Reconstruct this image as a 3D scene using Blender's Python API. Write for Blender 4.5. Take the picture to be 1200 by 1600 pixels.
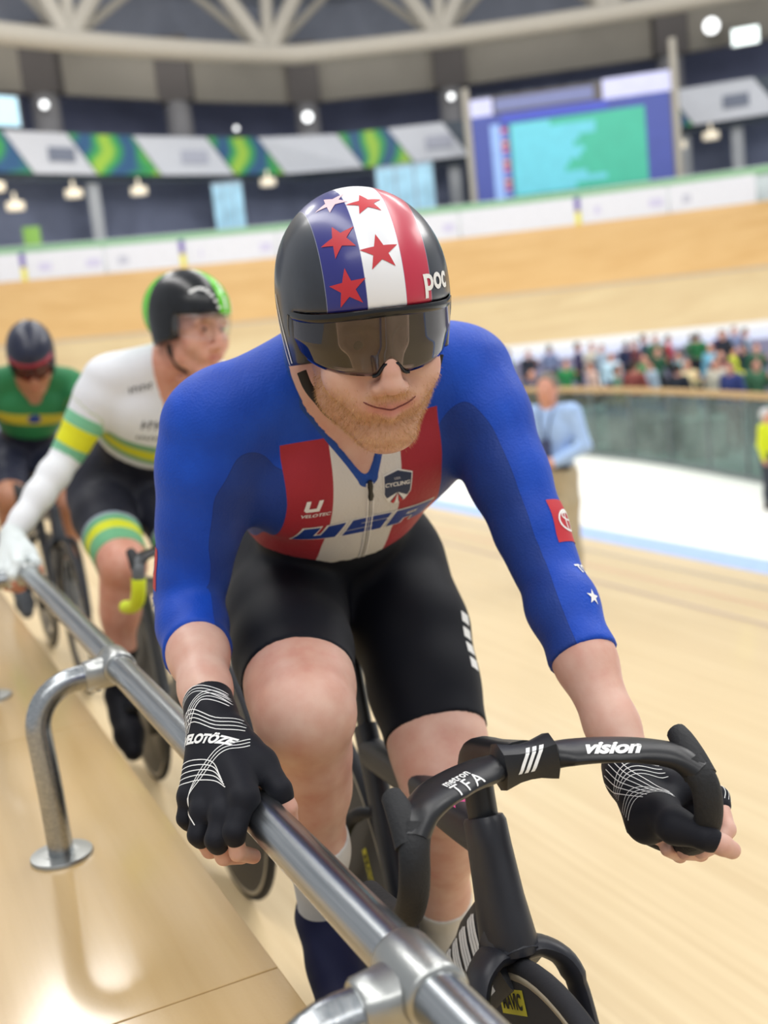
import bpy, bmesh, math, random
import numpy as np
from mathutils import Vector, Matrix
from mathutils.bvhtree import BVHTree
random.seed(7); rng = np.random.default_rng(7)
SC = bpy.context.scene
COL = SC.collection
for o in list(bpy.data.objects): bpy.data.objects.remove(o)

# ------------------------------------------------------------------ camera
FPX = 1750.0                       # focal length in pixels of the 1200 x 1600 frame
PITCH, ROLL = math.radians(-8.9), math.radians(6.0)
CAMZ = 1.37                        # lens height above the track under the wheels
FW = np.array([0, math.cos(PITCH), math.sin(PITCH)])
R0 = np.array([1.0, 0, 0]); U0 = np.cross(R0, FW)
CR = R0*math.cos(ROLL) - U0*math.sin(ROLL); CU = U0*math.cos(ROLL) + R0*math.sin(ROLL)
cam = bpy.data.cameras.new('camera'); camo = bpy.data.objects.new('camera', cam); COL.objects.link(camo)
cam.sensor_fit = 'VERTICAL'; cam.sensor_height = 36.0; cam.lens = FPX/1600*36
cam.clip_end = 400
M = Matrix.Identity(4)
for i, v in enumerate((CR, CU, -FW)):
    for j in range(3): M[j][i] = v[j]
M[2][3] = CAMZ
camo.matrix_world = M
cam.dof.use_dof = True; cam.dof.focus_distance = 1.25; cam.dof.aperture_fstop = 3.5
SC.camera = camo

# ------------------------------------------------------------------ world, lamps of the hall, exposure
SC.view_settings.view_transform = 'Standard'; SC.view_settings.look = 'None'
SC.view_settings.gamma = 1.0; SC.view_settings.use_curve_mapping = False
SC.view_settings.exposure = 0.12
wd = bpy.data.worlds.new('hall_air'); SC.world = wd; wd.use_nodes = True
bg = wd.node_tree.nodes['Background']; bg.inputs[0].default_value = (0.93, 0.96, 1.0, 1); bg.inputs[1].default_value = 0.50
def area(name, loc, size, energy, rot=(0,0,0), color=(1,.98,.95)):
    l = bpy.data.lights.new(name, 'AREA'); l.shape = 'RECTANGLE'; l.size, l.size_y = size; l.energy = energy; l.color = color
    o = bpy.data.objects.new(name, l); COL.objects.link(o); o.location = loc; o.rotation_euler = rot
    return o
# rows of floodlights hung under the roof of the hall, above the track and the infield
area('overhead_light_row', (-3.5, 3.5, 9.5), (1.6, 16), 520, (0, math.radians(-14), math.radians(24)))
area('overhead_light_row', (4.5, 5.0, 10.5), (2.0, 18), 650, (0, math.radians(16), math.radians(24)))
area('overhead_light_row', (1.5, -5.0, 9.0), (14, 1.5), 300, (math.radians(28), 0, 0))
for lx, ly, le in ((-8.5, 24, 1400), (-1.0, 25, 1250), (7.0, 24, 1250), (15.0, 22, 1250)): area('overhead_light_row', (lx, ly, 15.0), (2.4, 13), le, (math.radians(18), 0, math.radians(12)))
area('overhead_light_row', (15.0, 16.0, 13.0), (5, 16), 1300, (0, math.radians(5), 0))
# added lamp row, out of view, put in to brighten the far stands
area('overhead_light_row', (2.0, 30.0, 23.0), (44, 2.0), 2600, (math.radians(80), 0, 0))
# ------------------------------------------------------------------ frames
TA = -0.42637                                        # bearing of the straight (radians from +Y, minus = left)
T = np.array([math.sin(TA), math.cos(TA), 0.0]); L = np.array([T[1], -T[0], 0.0]); ZZ = np.array([0, 0, 1.0])
TROT = math.atan2(L[1], L[0])
def TL(l, s, z): return L*l + T*s + ZZ*z
def bike_frame(sr, lr, psi):
    H = -math.cos(psi)*T - math.sin(psi)*L; N = -math.sin(psi)*T + math.cos(psi)*L
    return TL(lr, sr, 0), H, N
# ------------------------------------------------------------------ colours and materials
def lin(h, a=1.0):
    h = h.lstrip('#'); c = [int(h[i:i+2], 16)/255 for i in (0, 2, 4)]
    return tuple((x/12.92 if x <= .04045 else ((x+.055)/1.055)**2.4) for x in c) + (a,)
class NT:
    def __init__(s, name):
        s.m = bpy.data.materials.new(name); s.m.use_nodes = True; s.t = s.m.node_tree; s.t.nodes.clear()
        s.out = s.n('ShaderNodeOutputMaterial'); s.b = s.n('ShaderNodeBsdfPrincipled'); s.l(s.b, 0, s.out, 0)
    def n(s, typ, **kw):
        nd = s.t.nodes.new(typ)
        for k, v in kw.items(): setattr(nd, k, v)
        return nd
    def l(s, a, i, b, j): s.t.links.new(a.outputs[i], b.inputs[j])
    def set(s, **kw):
        for k, v in kw.items(): s.b.inputs[k.replace('_', ' ')].default_value = v
    def mapped(s, scale=(1,1,1), rot=(0,0,0), coord='Object'):
        tc = s.n('ShaderNodeTexCoord'); mp = s.n('ShaderNodeMapping'); mp.inputs['Scale'].default_value = scale; mp.inputs['Rotation'].default_value = rot
        s.l(tc, coord, mp, 0); return mp
    def noise(s, scale=5, detail=4, vec=None, rough=.5):
        nz = s.n('ShaderNodeTexNoise'); nz.inputs['Scale'].default_value = scale; nz.inputs['Detail'].default_value = detail; nz.inputs['Roughness'].default_value = rough
        if vec is not None: s.l(vec, 0, nz, 'Vector')
        return nz
    def ramp(s, src, i, stops):
        r = s.n('ShaderNodeValToRGB'); e = r.color_ramp.elements
        while len(e) < len(stops): e.new(.5)
        for k, (p, c) in enumerate(stops): e[k].position = p; e[k].color = c
        s.l(src, i, r, 0); return r
    def mixc(s, f, a, b):
        m = s.n('ShaderNodeMix', data_type='RGBA')
        for v, k in ((f, 0), (a, 6), (b, 7)):
            if isinstance(v, tuple) and len(v) == 2 and not isinstance(v[0], float): s.l(v[0], v[1], m, k)
            else: m.inputs[k].default_value = v
        return (m, 2)
    def math(s, op, a, b=None, clamp=False):
        m = s.n('ShaderNodeMath', operation=op); m.use_clamp = clamp
        for v, k in ((a, 0), (b, 1)):
            if v is None: continue
            if isinstance(v, tuple): s.l(v[0], v[1], m, k)
            else: m.inputs[k].default_value = v
        return (m, 0)
    def attr(s, name):
        a = s.n('ShaderNodeAttribute'); a.attribute_name = name; return (a, 2)
    def col(s, c): s.l(c[0], c[1], s.b, 'Base Color')
    def bump(s, src, i, strength=.2, dist=.002):
        b = s.n('ShaderNodeBump'); b.inputs['Strength'].default_value = strength; b.inputs['Distance'].default_value = dist
        s.l(src, i, b, 'Height'); s.l(b, 0, s.b, 'Normal')
MATS = {}
def mat(name, hexc, rough=.5, metal=0., var=.06, nscale=8., bump=0., bscale=60., coat=0., emit=0., spec=.5):
    """plain procedural surface: base colour broken up by noise, optional fine relief"""
    if name in MATS: return MATS[name]
    k = NT(name); c = lin(hexc); v = k.mapped(); nz = k.noise(nscale, 4, v)
    lo = tuple(max(0, x*(1-var)) for x in c[:3]) + (1,); hi = tuple(min(1, x*(1+var)) for x in c[:3]) + (1,)
    r = k.ramp(nz, 0, [(.3, lo), (.7, hi)]); k.col((r, 0)); k.set(Roughness=rough, Metallic=metal); k.b.inputs['Specular IOR Level'].default_value = spec
    if coat: k.b.inputs['Coat Weight'].default_value = coat; k.b.inputs['Coat Roughness'].default_value = .08
    if bump: nb = k.noise(bscale, 3, v); k.bump(nb, 0, bump, .002)
    if emit: k.b.inputs['Emission Strength'].default_value = emit; k.l(r, 0, k.b, 'Emission Color')
    MATS[name] = k.m; return k.m
def wood(name, light, dark, lengthwise=(0,1,0), rough=.35, scale=1.0, seams=.03, coat=.15):
    """pale strip timber: long grain along one axis of the object, narrow strips each a little different"""
    k = NT(name); ax = lengthwise.index(1)
    sc = [22*scale]*3; sc[ax] = .9*scale; v = k.mapped(tuple(sc)); nz = k.noise(1.4, 6, v, .6)
    s2 = [1/seams]*3; s2[ax] = .22; v2 = k.mapped(tuple(s2)); wn = k.n('ShaderNodeTexVoronoi'); wn.inputs['Scale'].default_value = 1.0; k.l(v2, 0, wn, 'Vector')
    v3 = k.mapped((.5,.5,.5)); big = k.noise(1.2, 3, v3)
    f = k.math('ADD', k.math('MULTIPLY', (nz, 0), .55), k.math('ADD', k.math('MULTIPLY', (wn, 1), .25), k.math('MULTIPLY', (big, 0), .3)))
    r = k.ramp(f[0], 0, [(.28, lin(dark)), (.75, lin(light))]); k.col((r, 0)); k.set(Roughness=rough)
    k.b.inputs['Coat Weight'].default_value = coat; k.b.inputs['Coat Roughness'].default_value = .11
    fine = k.noise(260*scale, 2, k.mapped((1, 1, 1))); k.bump(fine, 0, .12, .0015)
    MATS[name] = k.m; return k.m
# ------------------------------------------------------------------ mesh helpers
def link(name, me, material=None, parent=None, smooth=True):
    o = bpy.data.objects.new(name, me); COL.objects.link(o)
    if material is not None:
        if isinstance(material, (list, tuple)):
            for m in material: me.materials.append(m)
        else: me.materials.append(material)
    if parent is not None: o.parent = parent
    if smooth and len(me.polygons): me.polygons.foreach_set('use_smooth', [True]*len(me.polygons))
    return o
def mesh(name, V, Fc, material=None, parent=None, smooth=False):
    me = bpy.data.meshes.new(name); me.from_pydata([tuple(map(float, v)) for v in V], [], [tuple(map(int, f)) for f in Fc]); me.validate(); me.update()
    return link(name, me, material, parent, smooth)
def tag(o, label, cat, group=None, kind=None):
    o['label'] = label; o['category'] = cat
    if group: o['group'] = group
    if kind: o['kind'] = kind
    return o
ORD = ['first','second','third','fourth','fifth','sixth','seventh','eighth','ninth','tenth','eleventh','twelfth','thirteenth','fourteenth']
def struct(o): o['kind'] = 'structure'; return o
def empty(name, loc=(0,0,0), rz=0.):
    o = bpy.data.objects.new(name, None); COL.objects.link(o); o.location = loc; o.rotation_euler = (0, 0, rz); o.empty_display_size = .1; return o
def box_vf(x0, x1, y0, y1, z0, z1):
    V = [(x,y,z) for z in (z0,z1) for y in (y0,y1) for x in (x0,x1)]
    return V, [(0,2,3,1),(4,5,7,6),(0,1,5,4),(2,6,7,3),(0,4,6,2),(1,3,7,5)]
def box(name, x0, x1, y0, y1, z0, z1, material, parent=None, bevel=0.):
    bm = bmesh.new(); V, Fc = box_vf(x0,x1,y0,y1,z0,z1); vs = [bm.verts.new(v) for v in V]
    for f in Fc: bm.faces.new([vs[i] for i in f])
    if bevel: bmesh.ops.bevel(bm, geom=list(bm.edges), offset=bevel, segments=2, affect='EDGES', profile=.6)
    bmesh.ops.recalc_face_normals(bm, faces=bm.faces)
    me = bpy.data.meshes.new(name); bm.to_mesh(me); bm.free(); return link(name, me, material, parent, False)
def catmull(P, n=6):
    P = np.asarray(P, float); Q = np.vstack([2*P[0]-P[1], P, 2*P[-1]-P[-2]]); out = []
    for i in range(1, len(Q)-2):
        for t in np.linspace(0, 1, n, endpoint=False):
            p0, p1, p2, p3 = Q[i-1:i+3]
            out.append(.5*((2*p1)+(-p0+p2)*t+(2*p0-5*p1+4*p2-p3)*t*t+(-p0+3*p1-3*p2+p3)*t**3))
    out.append(P[-1]); return np.array(out)
def sweep_vf(path, ra, rb=None, up=(0,0,1), nseg=16, power=2., caps=True):
    """closed loft along a path; ra across, rb along 'up'; power > 2 squares the section"""
    path = np.asarray(path, float); n = len(path); rb = ra if rb is None else rb
    ra = np.broadcast_to(np.asarray(ra, float), (n,)); rb = np.broadcast_to(np.asarray(rb, float), (n,))
    tg = np.gradient(path, axis=0); tg /= np.linalg.norm(tg, axis=1)[:, None]+1e-12
    up = np.asarray(up, float); V = []; prev = None
    for i in range(n):
        a = np.cross(tg[i], up)
        if np.linalg.norm(a) < .15 and prev is not None: a = prev - tg[i]*(prev@tg[i])
        a /= np.linalg.norm(a)+1e-12
        if prev is not None and a@prev < 0: a = -a
        prev = a; b = np.cross(a, tg[i])
        for k in range(nseg):
            th = 2*math.pi*k/nseg; c, s = math.cos(th), math.sin(th)
            c = math.copysign(abs(c)**(2/power), c); s = math.copysign(abs(s)**(2/power), s)
            V.append(path[i]+a*ra[i]*c+b*rb[i]*s)
    Fc = [(i*nseg+k, i*nseg+(k+1)%nseg, (i+1)*nseg+(k+1)%nseg, (i+1)*nseg+k) for i in range(n-1) for k in range(nseg)]
    if caps: Fc += [tuple(range(nseg))[::-1], tuple((n-1)*nseg+k for k in range(nseg))]
    return V, Fc
def sweep(name, path, ra, rb=None, material=None, parent=None, up=(0,0,1), nseg=16, power=2., smooth=True):
    V, Fc = sweep_vf(path, ra, rb, up, nseg, power); o = mesh(name, V, Fc, material, parent, smooth)
    bm = bmesh.new(); bm.from_mesh(o.data); bmesh.ops.recalc_face_normals(bm, faces=bm.faces); bm.to_mesh(o.data); bm.free()
    if smooth: sharpen(o)
    return o
def sharpen(o, ang=40):
    try: o.data.set_sharp_from_angle(angle=math.radians(ang))
    except Exception: pass
def lathe(name, prof, axis, origin, material, parent=None, n=32, up=(0,0,1)):
    """prof: list of (radius, offset along axis)"""
    a = np.asarray(axis, float); a /= np.linalg.norm(a); u = np.cross(a, up)
    if np.linalg.norm(u) < .1: u = np.cross(a, (1,0,0))
    u /= np.linalg.norm(u); w = np.cross(a, u); V = []; o = np.asarray(origin, float)
    for r, h in prof:
        for k in range(n): th = 2*math.pi*k/n; V.append(o+a*h+(u*math.cos(th)+w*math.sin(th))*r)
    m = len(prof); Fc = [(i*n+k, i*n+(k+1)%n, (i+1)*n+(k+1)%n, (i+1)*n+k) for i in range(m-1) for k in range(n)]
    Fc += [tuple(range(n))[::-1], tuple((m-1)*n+k for k in range(n))]
    ob = mesh(name, V, Fc, material, parent, True)
    bm = bmesh.new(); bm.from_mesh(ob.data); bmesh.ops.recalc_face_normals(bm, faces=bm.faces); bm.to_mesh(ob.data); bm.free(); sharpen(ob); return ob
# ------------------------------------------------------------------ the track under the riders and the platform beside it
BANK = math.tan(math.radians(11)); ZW = .70
def trackz(l): return -(l-ZW)*BANK
WOODT = wood('track_timber', '#dfcaa2', '#c9b086', seams=.045, rough=.42)
WOODP = wood('platform_timber', '#cfb180', '#b7965f', seams=.9, scale=.8, rough=.3, coat=.8)
def ltrack(name, V, Fc, m, parent=None, smooth=False):
    o = mesh(name, V, Fc, m, parent, smooth)
    if parent is None: o.rotation_euler = (0, 0, TROT)
    return o
BL = 8.15
V = [(.385, -4, trackz(.385)), (BL, -4, trackz(BL)), (BL, 34, trackz(BL)), (.385, 34, trackz(.385))]
V += [(x, y, z-.06) for x, y, z in V]
floor = struct(ltrack('floor', V, [(0,1,2,3),(7,6,5,4),(0,4,5,1),(1,5,6,2),(2,6,7,3),(3,7,4,0)], WOODT))
mblue = mat('pale_blue_paint', '#a3bdec', .5)
mwhitef = mat('white_apron_paint', '#f2f1ea', .55, var=.03)
z8 = trackz(BL)
V = [(BL, -4, z8+.004), (BL+.62, -4, z8+.004-.05), (BL+.62, 40, z8+.004-.05), (BL, 40, z8+.004)]; V += [(x,y,z-.05) for x,y,z in V]
o = struct(ltrack('floor', V, [(0,1,2,3),(7,6,5,4),(0,4,5,1),(1,5,6,2),(2,6,7,3),(3,7,4,0)], mblue)); o.name = 'floor_blue_band'
zi = z8-.10
V = [(BL+.62, -12, zi), (70, -12, zi), (70, 60, zi), (BL+.62, 60, zi)]; V += [(x,y,z-.05) for x,y,z in V]
o = struct(ltrack('floor_apron', V, [(0,1,2,3),(7,6,5,4),(0,4,5,1),(1,5,6,2),(2,6,7,3),(3,7,4,0)], mwhitef))
# painted lines of the straight
def tline(name, l0, w, hexc, s0=-4, s1=34):
    V = [(l, s, trackz(l)+.003) for s in (s0, s1) for l in (l0, l0+w)]
    return struct(ltrack(name, [V[0], V[1], V[3], V[2]], [(0,1,2,3)], mat('line_'+hexc.strip('#'), hexc, .5)))
tline('trim_1', 5.6, .05, '#a58f92'); tline('trim_2', 7.2, .05, '#7d8296'); tline('trim_3', 6.3, .04, '#d99a8c')
# balustrade wall between track and platform
LE, LZ = .365, .545
o = struct(ltrack('wall_left', *(lambda V, F: (V, F))(*box_vf(LE-.10, LE+.018, -4, 30, -.4, LZ-.045)), mat('balustrade_face', '#e9e4d8', .5)))
plat = empty('floor_platform', (0,0,0), TROT); struct(plat)
edges = [-4.0, 1.365, 2.62, 3.87, 5.1, 6.4, 7.6, 8.9, 10.2, 12, 15, 20, 30]
for a, b in zip(edges[:-1], edges[1:]):
    for l0, l1 in ((-.86, LE+.03), (-2.1, -.864)):
        p = box('platform_panel', l0, l1-.002, a+.0012, b-.0012, LZ-.045, LZ, WOODP, plat, .0015)
# ------------------------------------------------------------------ handrail
def steel():
    k = NT('brushed_steel'); v = k.mapped((300, 6, 300)); nz = k.noise(1.0, 3, v); r = k.ramp(nz, 0, [(.3, lin('#9ba0a4')), (.7, lin('#b9bcbe'))]); k.col((r, 0))
    k.set(Metallic=1.0, Roughness=.27); k.bump(nz, 0, .05, .0006); return k.m
STEEL = steel(); CAST = mat('cast_clamp_steel', '#b4b6b4', .33, 1.0, .05, 20, .1, 200)
RL, RZ, RR = .335, .857, .0235
rail = empty('handrail', (0,0,0), TROT)
tag(rail, 'brushed steel tubular handrail on bent posts beside the track, gripped by the riders', 'handrail')
posts_s = [.765, 1.925, 3.03, 4.2, 5.4, 6.6]
for a, b in zip([-.6]+posts_s, posts_s+[9.0]):
    sweep('rail_tube', [(RL, y, RZ) for y in np.linspace(a+.028, b-.028, 4)], RR, None, STEEL, rail, nseg=28)
for s in posts_s:
    tee = sweep('clamp', [(RL, y, RZ) for y in (s-.036, s-.034, s-.031, s+.031, s+.034, s+.036)], [.0245,.0275,.0285,.0285,.0275,.0245], None, CAST, rail, nseg=28)
    arm = sweep('clamp_arm', [(RL-.010, s, RZ-.008), (RL-.035, s, RZ-.010), (RL-.052, s, RZ-.011), (RL-.056, s, RZ-.011)], [.031,.0275,.0255,.023], [.026,.0255,.0255,.023], CAST, rail, nseg=20, power=3)
    # bent post: out from the clamp, round the bend, down to its flange
    px0 = RL-.050; bx = RL-.145; rb = .075
    path = [(px0, s, RZ-.011)] + [(bx+rb-rb*math.sin(t), s-.004*t, RZ-.011-rb+rb*math.cos(t)) for t in np.linspace(0, math.pi/2, 10)] + [(bx+.004, s-.008, LZ+.12), (bx+.006, s-.009, LZ+.004)]
    sweep('post', path, .0215, None, STEEL, rail, up=(0,1,0), nseg=24)
    lathe('flange', [(.030, .009), (.030,.0085), (.052,.0075), (.053,.006), (.053, 0)], (0,0,1), (bx+.006, s-.009, LZ), CAST, rail, 32)
    lathe('bolt', [(.005,-.006),(.005,0)], (0,0,1), (RL-.035, s+.004, RZ-.036), CAST, rail, 10)
# ------------------------------------------------------------------ the far bend and the hall around it
def az(px): return math.atan((px-600)/FPX)
def near(a):                                   # the hall wall swings closer towards the left
    d = math.degrees(a); return max(.86, 1.0 - .0085*max(0., -d-2))
def ap(a, R, z, k=False):
    R = R*near(a) if k else R
    return (math.sin(a)*R, math.cos(a)*R, z)
def arc_strip(name, prof, m, a0=-34, a1=34, n=56, k=False, thick=.12, parent=None):
    """profile [(R, z), ...] swept round the hall, with a back so that it has thickness"""
    A = np.radians(np.linspace(a0, a1, n)); V = []; p = len(prof)
    full = list(prof) + [(R+thick, z-.02) for R, z in reversed(prof)]; q = len(full)
    for a in A: V += [ap(a, R, z, k) for R, z in full]
    Fc = [(i*q+j, i*q+(j+1)%q, (i+1)*q+(j+1)%q, (i+1)*q+j) for i in range(n-1) for j in range(q)]
    Fc += [tuple(range(q)), tuple((n-1)*q+j for j in reversed(range(q)))]
    return mesh(name, V, Fc, m, parent)
def arc_box(name, pa, pb, R, z0, z1, m, depth=.2, k=False, parent=None, slant=0.):
    """a straight panel between two bearings (given as pixel columns at eye level)"""
    a, b = az(pa), az(pb); s = slant/R
    q = [ap(a, R, z0, k), ap(b, R, z0, k), ap(b-s, R, z1, k), ap(a-s, R, z1, k)]
    q2 = [ap(a, R+depth, z0, k), ap(b, R+depth, z0, k), ap(b-s, R+depth, z1, k), ap(a-s, R+depth, z1, k)]
    return mesh(name, q+q2, [(0,1,2,3),(7,6,5,4),(0,4,5,1),(1,5,6,2),(2,6,7,3),(3,7,4,0)], m, parent)
WB1 = wood('bend_timber', '#e2bb80', '#cfa366', (1,0,0), rough=.5, scale=.25, seams=.4)
WB2 = wood('bend_timber_sheen', '#dcc699', '#cbb084', (1,0,0), rough=.5, scale=.25, seams=.4)  # same timber, paler: sheen of light put into the lower bend's colour
def bend(t): return (40+6.2*t, .55+4.35*t**1.12)
struct(arc_strip('floor_bend_upper', [bend(t) for t in (.44,.6,.8,1.0)], WB1))
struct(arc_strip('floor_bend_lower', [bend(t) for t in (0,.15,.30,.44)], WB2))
struct(arc_strip('trim_4', [(bend(.44)[0]-.02, bend(.44)[1]-.03), (bend(.47)[0]-.03, bend(.47)[1]+.02)], mat('stayers_line', '#b7a68d', .5), thick=.02))
struct(arc_strip('trim_5', [(38.6,.30), (39.6,.47), (40.0,.56)], mat('bend_apron_white', '#eceef0', .5)))
struct(arc_strip('trim_6', [(38.3,.02), (38.55,.29)], mat('bend_apron_blue', '#c3c9e0', .5)))
struct(arc_strip('wall_infield', [(38.25,zi-.1), (38.28,.03)], mat('infield_wall_violet', '#85829c', .6, var=.12)))
# boards along the top of the bend
mboard = mat('board_white', '#d9dce4', .5, var=.04); mgray = mat('faint_print_grey', '#b9bccb', .6); myel = mat('divider_yellow', '#e4dc3c', .5); mpur = mat('divider_violet', '#6b57a8', .5)
mlil = mat('faint_print_lilac', '#c6c4de', .6)
bxs = [-60, 97, 218, 340, 480, 620, 760, 945, 1080, 1215]
for i, (a, b) in enumerate(zip(bxs[:-1], bxs[1:])):
    where = 'left of the green-helmeted rider' if b < 120 else 'behind the green-helmeted rider' if b < 400 else 'behind the blue-suited rider\'s helmet' if b < 800 else 'under the big screen' if b < 1100 else 'right of the big screen'
    pos = {97: 'first white board right of the leftmost violet and yellow divider', 218: 'white board directly above the green and black helmet'}.get(a)
    e = empty('advertising_board', ap(az((a+b)/2), 46.3, 4.85)); tag(e, 'long white advertising board on top of the far bend, '+ORD[i]+' from the left', 'board', 'white boards along the top of the bend')
    inv = Matrix.Translation(-Vector(e.location))
    def loc(o): o.data.transform(inv); o.parent = e; return o
    loc(arc_box('panel', a+1, b-1, 46.3, 4.85, 5.95, mboard, .12))
    for j in range(2 + i % 2):
        c = a + (b-a)*(.25+.3*j); w = (b-a)*.09
        loc(arc_box('print', c-w, c+w, 46.28, 5.2, 5.52, (mgray, mlil)[(i+j) % 2], .02))
    if i in (0, 2, 6):
        loc(arc_box('divider', b-8, b, 46.26, 4.9, 5.4, myel, .02)); loc(arc_box('divider', b-8, b, 46.26, 5.4, 5.95, mpur, .02))
# concourse behind the boards
struct(arc_strip('wall_concourse', [(57,4.6),(57,9.6)], mat('concourse_dark', '#7f869e', .8, var=.2, nscale=.5), k=True))
struct(arc_strip('floor_concourse', [(46.5,4.6),(57,4.6)], mat('concourse_floor', '#8f9aa6', .7)))
struct(arc_strip('trim_7', [(47.6,4.7),(47.6,6.35)], mat('concourse_parapet', '#cfd8d8', .5, var=.1, nscale=.6)))
struct(arc_strip('trim_8', [(47.5,6.05),(47.5,6.3)], mat('parapet_green', '#8fc28f', .5)))
for i, px in enumerate([45, 215, 420, 760, 1110, 1190]):
    c = arc_box('concourse_column', px-9, px+9, 54.5, 4.6, 9.6, mat('column_pale', '#b9bcc0', .7), .6, True); tag(c, 'pale square column under the far banner balcony, '+ORD[i]+' from the left', 'column', 'concourse columns')
for i, (px, z) in enumerate([(15, 8.0), (70, 8.4), (95, 7.7), (185, 8.2), (283, 8.3), (478, 8.6), (1100, 8.2), (1150, 8.4)]):
    p = ap(az(px), 52.5, z, True); e = lathe('concourse_lamp', [(.05,-.5),(.05,-.16),(.34,-.14),(.34,.14)], (0,0,-1), p, mat('lamp_warm', '#e8dcc4', .5, emit=.7), None, 14)
    tag(e, 'small round pendant lamp under the far banner balcony, '+ORD[i]+' from the left', 'lamp', 'concourse lamps')
mgl = mat('booth_glass', '#9fd0e8', .25, var=.25, nscale=1.5, emit=.12)
for i, (a, b, z0, z1, lab) in enumerate([(392, 438, 6.3, 8.7, 'pale blue glazed booth left of the star-striped helmet'), (640, 728, 6.3, 8.7, 'pale blue glazed booth just right of the star-striped helmet')]):
    e = empty('booth', ap(az((a+b)/2), 51, 6.3)); tag(e, lab, 'booth'); inv = Matrix.Translation(-Vector(e.location))
    for nm, q in (('frame', arc_box('frame', a, b, 51, z0, z1, mat('booth_frame', '#9fb2c0', .5), .6)),):
        q.data.transform(inv); q.parent = e
    n = 3
    for j in range(n):
        u0 = a+(b-a)*(j+.06)/n; u1 = a+(b-a)*(j+.94)/n
        q = arc_box('pane', u0, u1, 50.95, z0+.15, z1-.15, mgl, .04); q.data.transform(inv); q.parent = e
e = arc_box('vending_cabinet', 100, 126, 47.9, 4.72, 7.1, mat('cabinet_green', '#8fc255', .5), .7); tag(e, 'lime green cabinet behind the boards at the far left', 'cabinet')
# balcony with its banner
k = NT('green_banner_print'); v = k.mapped((.55,.55,.9)); n1 = k.noise(1.1, 2, v); n2 = k.n('ShaderNodeTexWave'); n2.inputs['Scale'].default_value = .35; n2.inputs['Distortion'].default_value = 7; k.l(v, 0, n2, 'Vector')
r = k.ramp(n2, 1, [(.1, lin('#35618c')), (.4, lin('#3d9a63')), (.72, lin('#49b05a')), (.95, lin('#a9d24c'))]); k.col((r, 0)); k.set(Roughness=.6); MGREEN = k.m
struct(arc_strip('wall_balcony', [(54.2,8.9),(54.2,10.8)], mat('balcony_face', '#56606c', .7), k=True))
bnn = [-20, 72, 130, 225, 320, 430, 505, 625, 700, 785, 1090, 1125, 1260]
white_p = set(); cw = {True: 0, False: 0}
for i, (a, b) in enumerate(zip(bnn[:-1], bnn[1:])):
    if a == 785: continue
    w = i in white_p or a in (-20, 130, 320, 505, 700, 1125)
    e = empty('banner', ap(az((a+b)/2), 54.1, 9.1, True)); inv = Matrix.Translation(-Vector(e.location))
    q = arc_box('cloth', a+1, b-1, 53.7, 9.12, 10.72, mboard if w else MGREEN, .03, True, slant=1.1); q.data.transform(inv); q.parent = e
    if w:
        c = (a+b)/2; q = arc_box('emblem', c-22, c+18, 53.6, 9.6, 10.15, mat('emblem_grey', '#7d8496', .6) if a in (130, 1125) else mgray, .02, True); q.data.transform(inv); q.parent = e
    tag(e, ('white banner with grey emblem, ' if w else 'green and blue patterned banner, ')+ORD[cw[w]]+' such from the left on the far balcony', 'banner', 'banners on the far balcony'); cw[w] += 1
# upper tier: dark rake of seats, columns, ring beam, spotlights
struct(arc_strip('wall_upper', [(58,10.4),(60,11.2),(63,15.6),(63,16.6)], mat('upper_tier_dark', '#858ba8', .8, var=.15, nscale=.4), k=True))
struct(arc_strip('trim_9', [(58,10.9),(58,11.35)], mat('upper_rail_grey', '#6f7690', .6), k=True))
mcol = mat('column_concrete', '#8e8d90', .7, var=.06); mcd = mat('column_head', '#6d6866', .8)
for ci, px in enumerate([162, 357, 548, 765, 1095]):
    e = empty('hall_column', ap(az(px), 57.0, 10.2, True)); tag(e, 'tall round concrete column under the ring beam, '+ORD[ci]+' from the left', 'column', 'upper tier columns')
    p = np.array(e.location)
    sweep('shaft', [(0,0,0),(0,0,1.3),(0,0,2.6)], [.62,.60,.58], None, mcol, e, up=(0,1,0), nseg=16)
    q = box('head', -.75, .75, -.6, .6, 2.6, 5.4, mcd, e)
xs = [-45, 147, 177, 342, 372, 533, 563, 750, 780, 1080, 1110, 1275]
for ci, (a, b) in enumerate(zip(xs[0::2], xs[1::2])):
    e = arc_box('ring_beam', a, b, 57.0, 12.9, 14.75, mat('ring_beam_beige', '#a09a8f', .75, var=.05), .5, True); tag(e, 'beige concrete ring beam panel high on the far wall, '+ORD[ci]+' from the left', 'beam', 'ring beam panels')
struct(arc_strip('ceiling_soffit', [(57.6,14.7),(57.6,17.5)], mat('soffit_dark', '#7a7f8c', .8), k=True))
for i, (px, z, r, lab) in enumerate([(548, 12.0, .24, 'round spotlight glowing on the column above the star-striped helmet'), (160, 12.2, .17, 'small round spotlight on the leftmost visible hall column'), (765, 12.2, .16, 'small round spotlight on the column left of the big screen'), (1160, 13.6, .34, 'bright round floodlight at upper right beside the big screen'), (440, 11.5, .10, 'faint little spotlight on the upper tier left of the helmet')]):
    p = np.array(ap(az(px), 55.8, z, True)); d = -p/np.linalg.norm(p)
    e = empty('spotlight', p); tag(e, lab, 'spotlight')
    lathe('housing', [(r*.7, -.35), (r*1.08, 0), (r*1.08, .02)], d, (0,0,0), mcd, e, 18); lathe('lens', [(r, .02), (r*.85, .06), (r*.4, .08)], d, (0,0,0), mat('lens_glow', '#f4f6f6', .4, emit=2.2), e, 18)
e = empty('wall_screen', ap(az(102), 55.5, 11.2, True)); tag(e, 'small glowing pale blue screen at far left on the upper tier', 'screen'); inv = Matrix.Translation(-Vector(e.location))
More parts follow.
